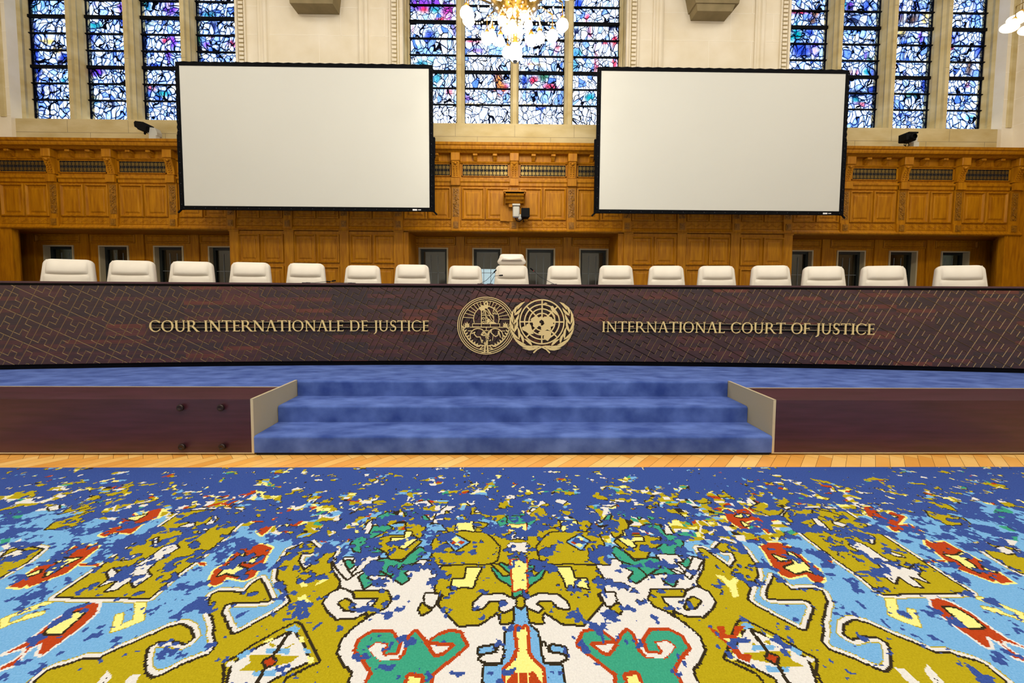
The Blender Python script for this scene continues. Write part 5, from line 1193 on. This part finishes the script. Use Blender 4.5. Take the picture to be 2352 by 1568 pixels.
# ground: sky blue near, random crumbs towards the far edge
n_a, n_b = vnoise(.07, 1.3), vnoise(.05)
ground = np.full((NY, NX), KEY.index('c'))
far = gy[:, None] > (2.30 - .30 * np.exp(-(np.abs(np.abs(gx[None, :]) - 1.0) / .8) ** 2) + .22 * (vnoise(.5) - .5))
cell = rng.choice(list('oooooooowwwwccyyrtko'), size=(int(3 / .03) + 3, int(10 / .05) + 3))
cellk = np.vectorize(KEY.index)(cell)
jj = ((np.arange(NY)[:, None] * KN + .05 * (n_a - .5)) / .03).astype(int) % cellk.shape[0]
ii = ((np.arange(NX)[None, :] * KN + .08 * (n_b - .5)) / .05).astype(int) % cellk.shape[1]
ground = np.where(far, cellk[jj, ii], ground)
AX = .066
for col, rings, side, P in MOTIFS:
    px, py = [v / 100 for v in P[::2]], [v / 100 for v in P[1::2]]
    mk = fill([AX + x for x in px], py)
    if side == 'm': mk = mk | fill([AX - x for x in px], py)
    lay = [(col, mk)]; cur = mk
    for q in range(0, len(rings), 2):
        nx_ = grow(cur, int(rings[q + 1])); lay.append((rings[q], nx_ & ~cur)); cur = nx_
    for c, m_ in lay: ground[m_] = KEY.index(c)
# navy wear eating into the design, complete at the far edge
nz = .38 * vnoise(.058, 1.4) + .36 * vnoise(.031, 1.2) + .26 * vnoise(.015)
fr = np.interp(gy, [.5, 1.25, 1.65, 1.97, 2.15, 2.30, 2.55, 2.75, 2.9], [.04, .05, .11, .28, .48, .62, .80, .90, .95])
fr = fr[:, None] + .22 * (vnoise(.45) - .5) * (gy[:, None] < 2.6) * (gy[:, None] > 1.5)
srt = np.sort(nz.ravel()); thr = srt[(np.clip(fr, 0.005, .985) * (len(srt) - 1)).astype(int)]
worn = nz < thr
design = ground.copy(); ground[worn] = 0
# a brown thread along some borders of the wear
ed = grow(worn, 1) & ~worn & (design != KEY.index('c')) & (np.roll(worn, 1, 0) | np.roll(worn, -1, 1)) & (vnoise(.1) > .42) & (gy[:, None] > 1.6)
ground[ed] = KEY.index('k')
# ragged knots
sw = rng.random((NY, NX)) < .12
ground = np.where(sw, np.roll(ground, 1, 1), ground)
cols = [('2e458c', '3f5aa4'), ('a6960e', 'b9a81c'), ('66a4da', '80b8e8'), ('d8d7d4', 'e6e5e2'), ('a83a12', 'bc481c'), ('f0e582', 'faee96'), ('2a2216', '383020'), ('32967a', '42a688'), ('857f60', '969070')]
cmats = [M('wool_' + n_, a, .95, var=160, col2=b_, bump=.5, bscale=420, spec=.05, sheen=.08, detail=3) for n_, (a, b_) in
         zip(('navy', 'olive', 'sky_blue', 'white', 'rust', 'yellow', 'dark_brown', 'teal', 'grey'), cols)]
V, FC, MI = [], [], []
Z = .012
for j in range(NY):
    row = ground[j]; ch_ = np.flatnonzero(np.diff(row)) + 1
    st_ = np.concatenate([[0], ch_]); en = np.concatenate([ch_, [NX]])
    y0, y1 = CY0 + j * KN, CY0 + (j + 1) * KN
    for a, b_ in zip(st_, en):
        k = len(V); xa, xb = CX0 + a * KN, CX0 + b_ * KN
        V += [(xa, y0, Z), (xb, y0, Z), (xb, y1, Z), (xa, y1, Z)]; FC.append((k, k + 1, k + 2, k + 3)); MI.append(int(row[a]))
cm = MB(); cm.v = V; cm.f = FC; cm.m = MI; cm.sm = [False] * len(FC)
cm.box(CX0, CX1, CY0, CY1, 0, Z - .001, 0)
cm.add([(CX0, CY0, Z), (CX0, CY1, Z), (CX0, CY1, 0), (CX0, CY0, 0)], [(0, 1, 2, 3)], 0)
tag(cm.build('carpet', cmats), 'deep pile carpet with worn oriental design, navy, olive, sky blue and white', 'carpet')
